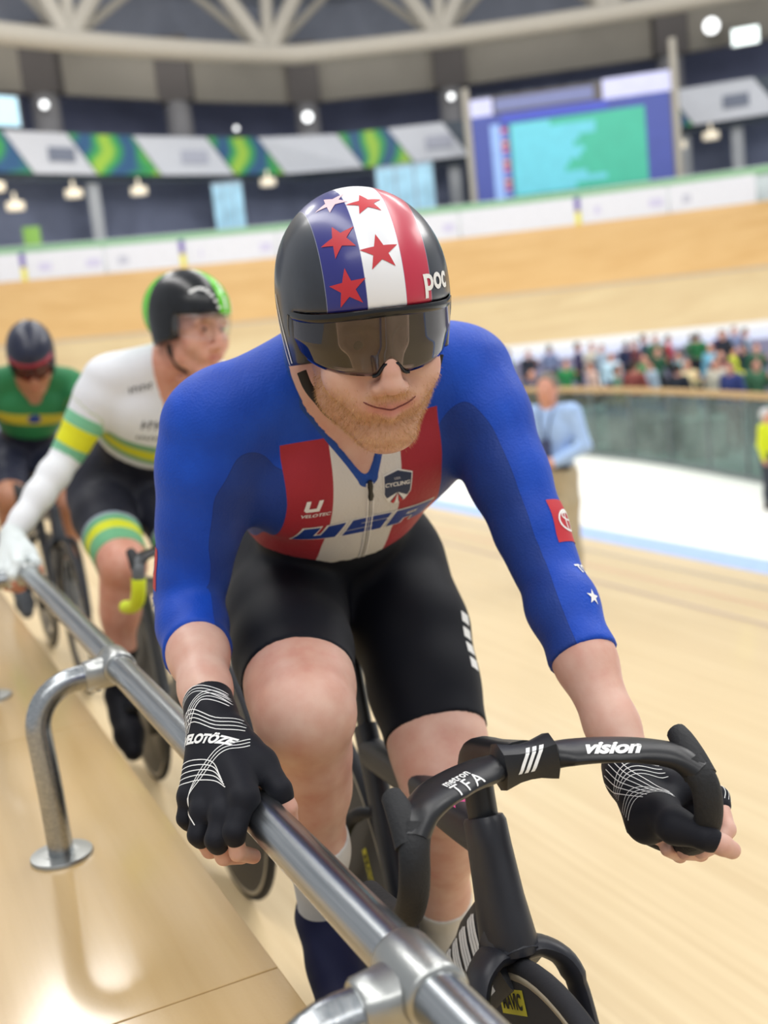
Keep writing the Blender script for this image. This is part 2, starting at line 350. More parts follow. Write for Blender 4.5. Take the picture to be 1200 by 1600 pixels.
q = arc_box('frame', 80, 124, 55.5, 11.1, 12.45, mcd, .2, True); q.data.transform(inv); q.parent = e
q = arc_box('display', 83, 121, 55.45, 11.2, 12.35, mat('screen_glow', '#bfe3f2', .4, emit=.9), .04, True); q.data.transform(inv); q.parent = e
e = empty('light_panel', ap(az(1208), 56.0, 12.6, True)); tag(e, 'bright white rectangular light panel at the right edge beside the floodlight', 'lamp'); inv = Matrix.Translation(-Vector(e.location))
q = arc_box('case', 1188, 1232, 56, 12.55, 13.35, mcd, .3); q.data.transform(inv); q.parent = e
q = arc_box('diffuser', 1190, 1230, 55.95, 12.6, 13.3, mat('panel_glow', '#eefaf6', .4, emit=1.8), .05); q.data.transform(inv); q.parent = e
# roof truss
mtr = mat('truss_paint', '#b8b2a6', .6, var=.05); RT, ZT = 50.0, 13.45
tr = empty('roof_truss', (0,0,0)); tag(tr, 'pale steel roof truss with long curved bottom chord and crossing diagonals', 'truss')
A = np.radians(np.linspace(-34, 34, 50))
sweep('bottom_chord', [ap(a, RT, ZT, True) for a in A], .42, .42, mtr, tr, nseg=12)
sweep('top_chord', [ap(a, RT+4.5, ZT+7.5, True) for a in A], .35, .35, mtr, tr, nseg=12)
nodes = [-395, -205, -10, 210, 500, 755, 1010, 1235, 1440]
def strut(nm, p, q, r): sweep(nm, [p, (np.array(p)+np.array(q))/2, q], r, None, mtr, tr, up=(0,1,.1), nseg=10)
for i, px in enumerate(nodes):
    b = np.array(ap(az(px), RT, ZT, True))
    if i+1 < len(nodes):
        m2 = (px+nodes[i+1])/2; t = np.array(ap(az(m2), RT+4.5, ZT+7.5, True)); b2 = np.array(ap(az(nodes[i+1]), RT, ZT, True))
        strut('diagonal', b, t, .34); strut('diagonal', b2, t, .34)
        strut('hanger', b, np.array(ap(az(px+15), RT+4.5, ZT+7.5, True)), .28)
        o2 = np.array(ap(az(m2+30), RT+9, ZT+6.5, True)); strut('back_brace', b, o2, .18); strut('back_brace', b2, np.array(ap(az(m2-30), RT+9, ZT+6.5, True)), .18)
sweep('rear_chord', [ap(a, RT+9, ZT+6.5, True) for a in A], .25, .25, mtr, tr, nseg=10)
struct(arc_strip('ceiling', [(63,16.5),(66,19),(64,26),(40,34)], mat('roof_deck', '#969aa2', .85, var=.25, nscale=.25), k=True, thick=.3))
# scoreboard
sb = empty('big_screen', ap(az(935), 49.5, 5.2)); tag(sb, 'large lit results screen with blue border and green and cyan list', 'screen')
inv = Matrix.Translation(-Vector(sb.location)); SBR = 49.5
SA, SB_ = np.array(ap(az(786), SBR, 0)), np.array(ap(az(1100), SBR, 0)); SN = np.array([SB_[1]-SA[1], SA[0]-SB_[0], 0]); SN /= np.linalg.norm(SN)
if SN@SA > 0: SN = -SN
def sbp(nm, a, b, z0, z1, m, dr=0., depth=.06):
    ua, ub = SA+(SB_-SA)*(a-786)/314, SA+(SB_-SA)*(b-786)/314; o3 = np.array(sb.location)
    V = [p+SN*t+ZZ*z-o3 for t in (dr, dr-depth) for p, z in ((ua,z0),(ub,z0),(ub,z1),(ua,z1))]
    return mesh(nm, V, [(0,1,2,3),(7,6,5,4),(0,4,5,1),(1,5,6,2),(2,6,7,3),(3,7,4,0)], m, sb)
scr = lambda n, h, e=.55: mat('screen_'+n, h, .4, var=.05, nscale=2, emit=e*.55)
sbp('cabinet', 786, 1100, 6.25, 10.75, mcd, 0, .5)
sbp('display', 792, 1092, 6.35, 10.0, scr('blue', '#3b4a9a', .35), .04)
sbp('list_panel', 850, 1054, 6.55, 9.55, scr('green', '#37ab8e', .5), .08)
for j in range(12):
    w = [70, 150, 150, 120, 110, 128, 120, 100, 92, 130, 165, 110][j] if j else 70
    z1 = 9.5-.24*j; sbp('list_row', 852, 852+w*.85, z1-.235, z1, scr('cyan', '#62c0d0', .5), .10)
for j in range(11):
    z1 = 9.4-.26*j; sbp('row_flag', 836, 846, z1-.17, z1, scr(['red', 'blue2', 'orange'][j % 3], ['#c8677c', '#7a8fd8', '#d8906a'][j % 3], .35), .08)
sbp('side_panel', 820, 835, 6.5, 9.6, scr('pale', '#8fb0e6', .45), .08)
sbp('title_strip', 838, 1000, 9.62, 9.98, scr('title', '#3b4cb8', .4), .08)
sbp('sponsor_strip', 792, 826, 10.0, 10.7, scr('lilac', '#c6c8ec', .5), .06)
sbp('sponsor_strip', 830, 980, 10.12, 10.62, mat('strip_slate', '#8088b8', .5), .05)
sbp('sponsor_strip', 994, 1094, 10.0, 10.8, scr('lilac', '#c6c8ec', .5), .06)
for px, zt in ((786, 11.2), (1100, 12.0)):
    p = np.array(ap(az(px), SBR, 4.7))-np.array(sb.location); sweep('mast', [p, p+ZZ*3, p+ZZ*(zt-4.7)], .16, None, mtr, sb, up=(0,1,0), nseg=8)
# rows of seats above the screen
for j in range(9):
    pxa = 800+j*34; e = arc_box('seat_block', pxa, pxa+26, 55.5, 11.5, 12.0, mat('seat_slate', '#6d7688', .7), .4); tag(e, 'grey-blue seat block above the big screen, '+ORD[j]+' from the left', 'seat', 'seats above the big screen')
# ------------------------------------------------------------------ glass fence of the infield
gf = empty('glass_fence', (0,0,0)); tag(gf, 'greenish glass infield fence with timber top rail', 'fence')
k = NT('fence_glass'); k.t.nodes.remove(k.b); tr_ = k.n('ShaderNodeBsdfTransparent'); tr_.inputs[0].default_value = (.50,.61,.59,1); gl = k.n('ShaderNodeBsdfGlossy'); gl.inputs['Roughness'].default_value = .12; gl.inputs[0].default_value = (.8,.9,.88,1)
mx = k.n('ShaderNodeMixShader'); nzz = k.noise(.8, 3, k.mapped()); rr = k.ramp(nzz, 0, [(.3, (.05,)*3+(1,)), (.7, (.18,)*3+(1,))]); k.l(rr, 0, mx, 0); k.l(tr_, 0, mx, 1); k.l(gl, 0, mx, 2); k.l(mx, 0, k.out, 0); MGLASS = k.m
GP = [np.array(ap(az(px), d, zi)) for px, d in ((640, 31.5), (700, 29.5), (760, 27.8), (820, 26.2), (880, 24.9), (940, 23.6), (1000, 22.4), (1060, 21.2), (1120, 20.0), (1180, 18.9), (1240, 17.9), (1300, 17.0), (1380, 16.0))]
mrail = mat('fence_timber', '#b99a6c', .5); mpost = mat('fence_post_grey', '#70787a', .5)
for a, b in zip(GP[:-1], GP[1:]):
    d = b-a; n = np.cross(d, ZZ); n /= np.linalg.norm(n); a2 = a+d*.015; b2 = b-d*.015
    V = [p+n*t+ZZ*h for t in (-.008,.008) for p, h in ((a2,.06),(b2,.06),(b2,1.30),(a2,1.30))]
    mesh('glass_panel', V, [(0,1,2,3),(7,6,5,4),(0,4,5,1),(1,5,6,2),(2,6,7,3),(3,7,4,0)], MGLASS, gf)
for p in GP: sweep('post', [p, p+ZZ*.7, p+ZZ*1.34], .03, None, mpost, gf, up=(0,1,0), nseg=8)
sweep('top_rail', [p+ZZ*1.38 for p in GP], .05, .06, mrail, gf, nseg=10)
sweep('base_rail', [p+ZZ*.04 for p in GP], .03, .05, mpost, gf, nseg=8)
# ------------------------------------------------------------------ distance-field modelling of bodies (numpy only)
class Field:
    """smooth union of rounded bones on a grid; h = cell size"""
    def __init__(s, lo, hi, h):
        s.lo = np.array(lo, float); s.h = h; s.n = np.ceil((np.array(hi)-s.lo)/h).astype(int)+1
        s.ax = [(s.lo[i]+h*np.arange(s.n[i])).astype(np.float32) for i in range(3)]
    def new(s): return np.full(tuple(s.n), .5, np.float32)
    def win(s, lo, hi):
        a = np.clip(np.floor((np.array(lo)-s.lo)/s.h).astype(int), 0, s.n); b = np.clip(np.ceil((np.array(hi)-s.lo)/s.h).astype(int)+1, 0, s.n)
        return tuple(slice(x, y) for x, y in zip(a, b))
    def pts(s, w):
        return (s.ax[0][w[0]][:, None, None], s.ax[1][w[1]][None, :, None], s.ax[2][w[2]][None, None, :])
def smin(a, b, k):
    h = np.clip(.5+.5*(b-a)/k, 0, 1); return b+(a-b)*h-k*h*(1-h)
def cap_d(X, a, b, ra, rb, ax=None, sq=1.0):
    a = np.asarray(a, np.float32); b = np.asarray(b, np.float32); d = b-a; L2 = float(d@d)+1e-12
    px, py, pz = X[0]-a[0], X[1]-a[1], X[2]-a[2]
    t = np.clip((px*d[0]+py*d[1]+pz*d[2])/L2, 0, 1); qx, qy, qz = px-d[0]*t, py-d[1]*t, pz-d[2]*t
    r2 = qx*qx+qy*qy+qz*qz
    if ax is not None:
        ax = np.asarray(ax, np.float32)/np.linalg.norm(ax); c = qx*ax[0]+qy*ax[1]+qz*ax[2]; r2 = r2+c*c*(1/(sq*sq)-1)
    return np.sqrt(r2)-(ra+(rb-ra)*t)
def add(fld, G, prim, k=.02):
    """prim: ('c', a, b, ra, rb[, axis, squash]) or ('e', centre, radii[, rot])"""
    if prim[0] == 'c':
        _, a, b, ra, rb = prim[:5]; ax, sq = (prim[5], prim[6]) if len(prim) > 5 else (None, 1.)
        m = max(ra, rb)*max(1., sq)+k+.03; a = np.asarray(a, float); b = np.asarray(b, float)
        w = fld.win(np.minimum(a, b)-m, np.maximum(a, b)+m)
        if any(x.start >= x.stop for x in w): return
        D = cap_d(fld.pts(w), a, b, ra, rb, ax, sq)
    else:
        _, c, r = prim[:3]; Rm = np.eye(3) if len(prim) < 4 else np.asarray(prim[3], float)      # Rm columns = axes
        c = np.asarray(c, float); r = np.asarray(r, float); m = max(r)+k+.03; w = fld.win(c-m, c+m)
        if any(x.start >= x.stop for x in w): return
        X = fld.pts(w); p = [X[i]-np.float32(c[i]) for i in range(3)]; q = 0; g = 0
        for i in range(3):
            ci = p[0]*Rm[0][i]+p[1]*Rm[1][i]+p[2]*Rm[2][i]; q = q+(ci/r[i])**2; g = g+(ci/r[i]**2)**2
        k0 = np.sqrt(q); D = k0*(k0-1)/(np.sqrt(g)+1e-6); D = np.where(k0 < 1e-3, -min(r), D)
    G[w] = smin(G[w], D.astype(np.float32), k)
def limb(fld, G, pts, rad, k=.02, **kw):
    for i in range(len(pts)-1): add(fld, G, ('c', pts[i], pts[i+1], rad[i], rad[i+1]), k)
def plane(fld, p, n):
    """positive on the side the normal points to"""
    n = np.asarray(n, float); n = n/np.linalg.norm(n); X = fld.pts(tuple(slice(0, m) for m in fld.n))
    return ((X[0]-p[0])*n[0]+(X[1]-p[1])*n[1]+(X[2]-p[2])*n[2]).astype(np.float32)
def nets(fld, G):
    """surface nets: vertices (k,3) and quads"""
    S = G < 0; nx, ny, nz = G.shape
    cnt = np.zeros((nx-1, ny-1, nz-1), np.int8)
    for dx in (0,1):
        for dy in (0,1):
            for dz in (0,1): cnt += S[dx:nx-1+dx, dy:ny-1+dy, dz:nz-1+dz]
    act = np.argwhere((cnt > 0) & (cnt < 8)); idx = np.full(cnt.shape, -1, np.int32); idx[act[:,0], act[:,1], act[:,2]] = np.arange(len(act))
    C8 = np.array([(x,y,z) for x in (0,1) for y in (0,1) for z in (0,1)])
    vals = np.stack([G[act[:,0]+c[0], act[:,1]+c[1], act[:,2]+c[2]] for c in C8], 1)
    acc = np.zeros((len(act), 3)); num = np.zeros(len(act))
    for i in range(8):
        for j in range(i+1, 8):
            if np.abs(C8[i]-C8[j]).sum() != 1: continue
            a, b = vals[:,i], vals[:,j]; m = (a < 0) != (b < 0); t = np.where(m, a/(a-b+1e-12), 0)
            acc += np.where(m[:,None], C8[i]+(C8[j]-C8[i])*t[:,None], 0); num += m
    V = (act+acc/num[:,None])*fld.h+fld.lo; F = []
    for ax in range(3):
        sl = [slice(None)]*3; sh = [slice(None)]*3; sl[ax] = slice(0, -1); sh[ax] = slice(1, None)
        A, B = S[tuple(sl)], S[tuple(sh)]; e = np.argwhere(A != B); u, v = (ax+1) % 3, (ax+2) % 3
        ok = (e[:,u] > 0) & (e[:,v] > 0) & (e[:,u] < G.shape[u]-1) & (e[:,v] < G.shape[v]-1); e = e[ok]
        du = np.zeros(3, int); dv = np.zeros(3, int); du[u] = 1; dv[v] = 1
        g = lambda q: idx[q[:,0], q[:,1], q[:,2]]
        q = np.stack([g(e-du-dv), g(e-dv), g(e), g(e-du)], 1); fl = A[e[:,0], e[:,1], e[:,2]]
        q = np.where(fl[:,None], q, q[:, ::-1]); F.append(q)
    F = np.vstack(F); F = F[(F >= 0).all(1)]
    return V, F
def bigmesh(name, parts, material=None, parent=None, attrs=None):
    """parts: list of (V, F); one mesh"""
    off = 0; VV = []; FF = []
    for V, F in parts: VV.append(V); FF.append(F+off); off += len(V)
    V = np.vstack(VV); F = np.vstack(FF); me = bpy.data.meshes.new(name)
    me.vertices.add(len(V)); me.vertices.foreach_set('co', V.astype(np.float32).ravel())
    me.loops.add(F.size); me.loops.foreach_set('vertex_index', F.astype(np.int32).ravel())
    me.polygons.add(len(F)); me.polygons.foreach_set('loop_start', np.arange(0, F.size, 4, dtype=np.int32))
    me.update(calc_edges=True); me.validate()
    for k, a in (attrs or {}).items():
        at = me.attributes.new(k, 'FLOAT', 'POINT'); at.data.foreach_set('value', np.asarray(a, np.float32))
    return link(name, me, material, parent, True), V
def relax(V, F, n=2, lam=.5):
    """a little smoothing of the net"""
    E = np.vstack([F[:, [0,1]], F[:, [1,2]], F[:, [2,3]], F[:, [3,0]]])
    for _ in range(n):
        S = np.zeros_like(V); c = np.bincount(E[:,0], minlength=len(V))+np.bincount(E[:,1], minlength=len(V))
        for i in range(3):
            S[:,i] = np.bincount(E[:,0], V[E[:,1],i], len(V))+np.bincount(E[:,1], V[E[:,0],i], len(V))
        V = V+lam*(S/np.maximum(c,1)[:,None]-V)
    return V
def lerp(a, b, t): return np.asarray(a, float)*(1-t)+np.asarray(b, float)*t
def unit(v): v = np.asarray(v, float); return v/np.linalg.norm(v)
def rot_from(x, y):
    x = unit(x); y = np.asarray(y, float); y = unit(y-x*(x@y)); return np.stack([x, y, np.cross(x, y)], 1)
# ---- a rider seated on a track bicycle, built in the bicycle's own frame: x forward, y to the rider's left, z up
def rider_fields(J, h, hi_lo):
    fld = Field(hi_lo[0], hi_lo[1], h); f = {}
    sR, sL = np.array(J['shR']), np.array(J['shL']); pel = np.array(J['pelvis']); ch = (sR+sL)/2; side = unit(sL-sR)
    aw = J.get('arm', 1.); axis = unit(ch-pel); front = unit(np.cross(side, axis)); front = front if front[0] > 0 else -front; m = J.get('bulk', 1.)
    # torso
    G = fld.new(); W_ = lerp(pel, ch, .42)-front*.012; C_ = lerp(pel, ch, .76)-front*.02
    def ell(c, r, k=.05): add(fld, G, ('e', c, np.array(r)*m, np.stack([side, axis, front], 1)), k)
    ell(pel, (.155,.13,.115)); ell(W_, (.128,.15,.105)); ell(C_, (.165,.165,.118)); ell(lerp(pel,ch,.60)+front*.01, (.142,.15,.105))
    add(fld, G, ('c', sR+side*.035-front*.01, sL-side*.035-front*.01, .062*m, .062*m), .06)
    for s, p in ((-1, sR), (1, sL)):
        ell(ch+side*s*.078-axis*.085+front*.072, (.085,.072,.045), .04)             # chest muscle
        add(fld, G, ('c', p-side*s*.05+axis*.03, np.array(J['neck'])+side*s*.03-front*.02, .04*m, .045*m), .05)   # trapezius
        ell(pel+side*s*.075-axis*.03-front*.055, (.085,.09,.08), .04)               # seat
    f['torso'] = G
    # neck
    G = fld.new(); nk = np.array(J['neck']); hd = np.array(J['head']); limb(fld, G, [ch-axis*.03, nk, lerp(nk, hd, .55)], [.075, .062, .058], .02); f['neck'] = G
    for s, a in ((-1, 'R'), (1, 'L')):
        S, E, Wr = [np.array(J[x+a]) for x in ('sh', 'el', 'wr')]; G = fld.new(); d = unit(E-S); d2 = unit(Wr-E)
        limb(fld, G, [S+side*s*.005, lerp(S,E,.25), lerp(S,E,.55), lerp(S,E,.85), E], np.array([.060,.057,.047,.039,.037])*m*aw, .03)
        limb(fld, G, [E, lerp(E,Wr,.22), lerp(E,Wr,.5), lerp(E,Wr,.8), Wr], np.array([.037,.041,.037,.030,.0275])*m, .02)
        add(fld, G, ('c', lerp(S,E,.25)+front*.012, lerp(S,E,.75)+front*.010, .040*m*aw, .032*m*aw), .03)
        f['arm'+a] = G
        Hp, K, A, Toe = [np.array(J[x+a]) for x in ('hip', 'kn', 'an', 'toe')]; G = fld.new()
        kf = unit(np.cross(side, unit(A-Hp))); kf = kf if kf[0] > 0 else -kf
        limb(fld, G, [Hp, lerp(Hp,K,.3), lerp(Hp,K,.6), lerp(Hp,K,.85), K], np.array([.088,.086,.076,.064,.058])*m*J.get('thigh',1.), .03)
        add(fld, G, ('c', lerp(Hp,K,.35)+kf*.022+side*s*.02, lerp(Hp,K,.82)+kf*.016+side*s*.018, .060*m, .046*m), .03)
        add(fld, G, ('c', lerp(Hp,K,.45)+kf*.015-side*s*.025, lerp(Hp,K,.86)+kf*.014-side*s*.026, .043*m, .036*m), .03)
        add(fld, G, ('e', K+kf*.012, np.array([.050,.050,.050])*m), .03)
        cb = -unit(kf-unit(A-K)*(kf@unit(A-K)))
        limb(fld, G, [K, lerp(K,A,.2)+cb*.008, lerp(K,A,.35)+cb*.012, lerp(K,A,.65)+cb*.004, A], np.array([.056,.054,.053,.040,.034])*m, .03)
        add(fld, G, ('c', lerp(K,A,.12)+cb*.022+side*s*.012, lerp(K,A,.45)+cb*.016+side*s*.010, .036*m, .028*m), .03)
        add(fld, G, ('e', K+kf*.030+(A-K)*.02, np.array([.027,.030,.030])*m), .022); limb(fld, G, [A, lerp(A,Toe,.25)], [.034, .026], .02)
        f['leg'+a] = G
    f['frame'] = (side, axis, front, ch, pel)
    return fld, f
def U(fs, ks):
    G = fs[0].copy()
    for g, k in zip(fs[1:], ks): G = smin(G, g, k)
    return G
# ------------------------------------------------------------------ rider in the blue suit: joints in the frame of his bicycle
B1 = bike_frame(1.873, .709, math.radians(8.2)); B1ROT = math.atan2(B1[1][1], B1[1][0])
J1 = dict(shR=(.475,-.226,1.276), elR=(.425,-.283,1.035), wrR=(.645,-.296,.945), shL=(.45,.145,1.305), elL=(.60,.176,1.045), wrL=(.825,.163,.835),
          hipR=(.19,-.108,.99), knR=(.595,-.172,.905), anR=(.39,-.14,.515), toeR=(.52,-.145,.435),
          hipL=(.19,.085,.99), knL=(.49,.043,.72), anL=(.265,.078,.34), toeL=(.36,.095,.19),
          neck=(.515,-.055,1.335), head=(.648,-.049,1.388), pelvis=(.17,-.01,1.02), bulk=1.0)
HEAD_YAW, HEAD_PITCH, HEAD_ROLL = math.radians(-5), math.radians(18), math.radians(1)
def head_axes(yaw, pitch, roll):
    f = np.array([math.cos(yaw)*math.cos(pitch), math.sin(yaw)*math.cos(pitch), -math.sin(pitch)]); l = np.array([-math.sin(yaw), math.cos(yaw), 0]); u = np.cross(f, l)
    l2 = l*math.cos(roll)+u*math.sin(roll); u2 = u*math.cos(roll)-l*math.sin(roll); return np.stack([l2, f, u2], 1)
HR = head_axes(HEAD_YAW, HEAD_PITCH, HEAD_ROLL); HC = np.array(J1['head']); NECK = np.array(J1['neck'])
def hp(x, y, z): return HC+HR@np.array([x, y, z], float)
def head_prims():
    """(prim, blend) in head space: x to the rider's left, y out of the face, z up"""
    P = [(('e', (0,-.015,.035), (.074,.096,.088)), .01), (('e', (0,.030,-.030), (.060,.064,.085)), .03)]
    for s in (-1, 1):
        P += [(('c', (s*.050,-.012,-.045), (s*.043,.012,-.082), .019, .020), .03), (('c', (s*.043,.012,-.082), (s*.017,.066,-.116), .020, .020), .03),
              (('e', (s*.041,.060,-.030), (.026,.026,.022)), .02), (('c', (s*.045,.072,.020), (s*.012,.085,.022), .012, .014), .02),
              (('e', (s*.0130,.102,-.047), (.0085,.011,.008)), .006), (('c', (s*.030,.078,-.072), (s*.040,.066,-.050), .012, .014), .02)]
    P += [(('e', (0,.075,-.116), (.023,.020,.018)), .02), (('c', (0,.090,.012), (0,.110,-.026), .0095, .0115), .012), (('e', (0,.113,-.041), (.0130,.0125,.0115)), .008),
          (('e', (0,.080,-.068), (.034,.018,.018)), .02), ]
    for s in (-1, 1): P += [(('c', (0,.0955,-.0715), (s*.030,.0820,-.0665), .0056, .0030), .005), (('c', (0,.0945,-.0825), (s*.028,.0820,-.0715), .0076, .0030), .005), (('e', (s*.045,.060,-.046), (.016,.018,.014)), .03)]
    return P
def xf(prim, k):
    if prim[0] == 'c': return ('c', hp(*prim[1]), hp(*prim[2])) + tuple(prim[3:])
    return ('e', hp(*prim[1]), prim[2], HR)
def build_head(h=.0022):
    c = hp(0, .01, -.02); fld = Field(c-.16, c+.16, h); G = fld.new()
    for p, k in head_prims(): add(fld, G, xf(p, k), k)
    for s in (-1, 1):
        e = hp(s*.031,.100,.002); w = fld.win(e-.04, e+.04); D = cap_d(fld.pts(w), e, e, .024, .024); G[w] = -smin(-G[w], D, .010)
    add(fld, G, ('c', hp(0,-.025,-.04), NECK-np.array([.03,0,.01]), .056, .060), .02)
    for s in (-1, 1): add(fld, G, ('e', hp(s*.031,.074,.002), (.0125,)*3), .002)
    # Adam's apple and the cords of the throat
    add(fld, G, ('c', hp(.008,.028,-.125), NECK+np.array([.045,-.004,-.045]), .020, .018), .02)
    return fld, G
HAND_R = dict(
    W = [(0.6472, -0.2955, 0.9432)] ,
    I = [(0.7787, -0.2855, 0.8854), (0.7978, -0.3035, 0.8586), (0.7931, -0.3018, 0.8324), (0.7767, -0.2836, 0.8163)] ,
    M = [(0.7683, -0.3087, 0.8687), (0.7845, -0.3223, 0.8486), (0.7738, -0.3154, 0.8228), (0.7569, -0.2939, 0.8101)] ,
    R = [(0.7449, -0.3284, 0.867), (0.7559, -0.3383, 0.8464), (0.7454, -0.3272, 0.8209), (0.7296, -0.3059, 0.8073)] ,
    Pk = [(0.714, -0.3391, 0.8758), (0.7207, -0.3464, 0.8538), (0.7122, -0.3362, 0.8276), (0.6997, -0.3157, 0.8112)] ,
    Th = [(0.6841, -0.2863, 0.9274), (0.727, -0.2624, 0.9008), (0.7587, -0.2491, 0.8786), (0.7636, -0.2438, 0.8579), (0.7587, -0.2419, 0.8401)] ,
)
HAND_L = dict(
    W = [(0.8427, 0.1544, 0.8384)] ,
    Th = [(0.882, 0.1449, 0.8257), (0.9606, 0.1378, 0.8288), (0.9905, 0.1547, 0.8244), (0.9982, 0.1689, 0.8157), (0.9993, 0.1792, 0.808)] ,
    I = [(0.8935, 0.1903, 0.8366), (0.9206, 0.2166, 0.8273), (0.9549, 0.2036, 0.8066), (0.9675, 0.1852, 0.8001)] ,
    M = [(0.8866, 0.1831, 0.8142), (0.9125, 0.2104, 0.8013), (0.9423, 0.1963, 0.7868), (0.9554, 0.1704, 0.7897)] ,
    R = [(0.8837, 0.1703, 0.796), (0.9059, 0.1952, 0.7822), (0.9303, 0.1839, 0.774), (0.942, 0.158, 0.7854)] ,
    Pk = [(0.8847, 0.1544, 0.7877), (0.9028, 0.1736, 0.7754), (0.9198, 0.1644, 0.7712), (0.9301, 0.1433, 0.7868)] ,
)
HAND_L['Heel'] = [(0.9092, 0.1339, 0.814)]
HAND_R['Th'] = [tuple(np.array(p)+np.array([0, .007, 0])) for p in HAND_R['Th']]
FR = [.0108, .0100, .0092, .0084]
def hand_field(Hd, cuff, h, glove):
    """hand with five fingers; glove = fingers cut short, grown a little, with a cuff"""
    allp = np.vstack([np.array(v) for v in Hd.values()]+[np.array([cuff])]); fld = Field(allp.min(0)-.035, allp.max(0)+.035, h); G = fld.new()
    W0 = np.array(Hd['W'][0]); g = .0018 if glove else 0.
    for k in ('I', 'M', 'R', 'Pk'):
        c = [np.array(p) for p in Hd[k]]; s = {'I': 1., 'M': 1.04, 'R': .98, 'Pk': .86}[k]
        add(fld, G, ('c', W0, c[0], .0215+g, .0135*s+g), .012)
        if glove: c = [c[0], c[1], lerp(c[1], c[2], .25)]; r = [.0125*s+g, FR[1]*s+.0004+g, FR[1]*s+g]
        else: r = [.0125*s, FR[1]*s, FR[2]*s, FR[3]*s]
        for i in range(len(c)-1): add(fld, G, ('c', c[i], c[i+1], r[i], r[i+1]), .004)
        add(fld, G, ('e', c[0], np.array([.013*s+g]*3)), .006)
    t = [np.array(p) for p in Hd['Th']]; r = [.019, .0165, .0118, .0108, .0095]
    add(fld, G, ('c', W0, t[0], .022+g, r[0]+g), .012)
    n = 4 if not glove else 3
    if glove: t = t[:3]+[lerp(t[2], t[3], .35)]; r = r[:3]+[r[3]+.0004]
    for i in range(len(t)-1): add(fld, G, ('c', t[i], t[i+1], r[i]+g, r[i+1]+g), .010 if i < 2 else .004)
    add(fld, G, ('c', lerp(t[0], t[1], .5), np.array(Hd['I'][0]), .013+g, .010+g), .012)
    if 'Heel' in Hd: add(fld, G, ('c', Hd['Heel'][0], lerp(t[0], t[1], .6), .020+g, .017+g), .015); add(fld, G, ('c', W0, Hd['Heel'][0], .024+g, .020+g), .015)
    add(fld, G, ('c', W0, cuff, .0245+g, .0305+g), .015)
    if glove:
        d = unit(np.array(cuff)-W0); G = np.maximum(G, plane(fld, np.array(cuff)-d*.004, d))
    return fld, G
# ------------------------------------------------------------------ materials of the riders
def skin_mat(name, base, warm, beardc='#c1915f'):
    k = NT(name); v = k.mapped(); n1 = k.noise(38, 4, v); n2 = k.noise(9, 3, v)
    f = k.math('ADD', k.math('MULTIPLY', (n1, 0), .5), k.math('MULTIPLY', (n2, 0), .5)); r = k.ramp(f[0], 0, [(.35, lin(base)), (.68, lin(warm))])
    c = k.mixc(k.attr('beard'), (r, 0), lin(beardc)); c = k.mixc(k.attr('lips'), c, lin('#c2746c')); k.col(c); k.set(Roughness=.46)
    k.b.inputs['Subsurface Weight'].default_value = .12; k.b.inputs['Subsurface Radius'].default_value = (.012,.005,.003); k.b.inputs['Subsurface Scale'].default_value = .6
    fine = k.noise(420, 2, v); k.bump(fine, 0, .10, .0008); return k.m
SKIN = skin_mat('fair_skin', '#dcb6a4', '#cd9684'); SKIN2 = skin_mat('fair_skin_flushed', '#d9a590', '#c98570'); SKIN3 = skin_mat('tanned_skin', '#b98468', '#a56f55')
def fabric(name, hexc, rough=.62, weave=900, sheen=.25, spec=.18):
    k = NT(name); v = k.mapped(); n2 = k.noise(14, 3, v); c = lin(hexc); r = k.ramp(n2, 0, [(.3, tuple(x*.93 for x in c[:3])+(1,)), (.7, tuple(min(1,x*1.05) for x in c[:3])+(1,))]); k.col((r, 0)); k.set(Roughness=rough)
    k.b.inputs['Sheen Weight'].default_value = sheen*.15; k.b.inputs['Specular IOR Level'].default_value = spec
    w = k.n('ShaderNodeTexWave'); w.inputs['Scale'].default_value = weave/6; k.l(v, 0, w, 'Vector'); k.bump(w, 1, .06, .0006); return k.m
BLACKF = fabric('black_lycra', '#0b0e18'); GLOVEF = fabric('black_glove_knit', '#1a1b22'); SOCKW = fabric('white_sock_knit', '#d8d7d4'); NAVYF = fabric('navy_shoe_cover', '#1d2140')
WHITEINK = mat('white_print', '#f0f0ee', .5, var=.02); REDINK = mat('red_print', '#c22a35', .5, var=.03); BLUEINK = mat('blue_print', '#1b3c8f', .5, var=.03); NAVYINK = mat('navy_print', '#1c2f52', .5, var=.03); GREYINK = mat('grey_print', '#b6b8bf', .5)
PINKINK = mat('pink_print', '#d9418a', .5)
# ------------------------------------------------------------------ flat print laid on curved surfaces
def bvh_of(o): 
    me = o.data; return BVHTree.FromPolygons([v.co.copy() for v in me.vertices], [tuple(p.vertices) for p in me.polygons])
def text_vf(body, size=1., shear=0., bold=0., spacing=1., width=1.):
    cu = bpy.data.curves.new('glyphs', 'FONT'); cu.body = body; cu.size = size; cu.shear = shear; cu.offset = bold; cu.align_x = 'CENTER'; cu.align_y = 'CENTER'; cu.space_character = spacing; cu.resolution_u = 4
    o = bpy.data.objects.new('glyphs', cu); COL.objects.link(o); dg = bpy.context.evaluated_depsgraph_get(); me = bpy.data.meshes.new_from_object(o.evaluated_get(dg))
    V = [(v.co.x*width, v.co.y) for v in me.vertices]; F = [tuple(p.vertices) for p in me.polygons]
    bpy.data.objects.remove(o); bpy.data.curves.remove(cu); bpy.data.meshes.remove(me); return V, F
def poly_vf(*polys):
    V = []; F = []
    for p in polys: F.append(tuple(range(len(V), len(V)+len(p)))); V += [tuple(q) for q in p]
    return V, F
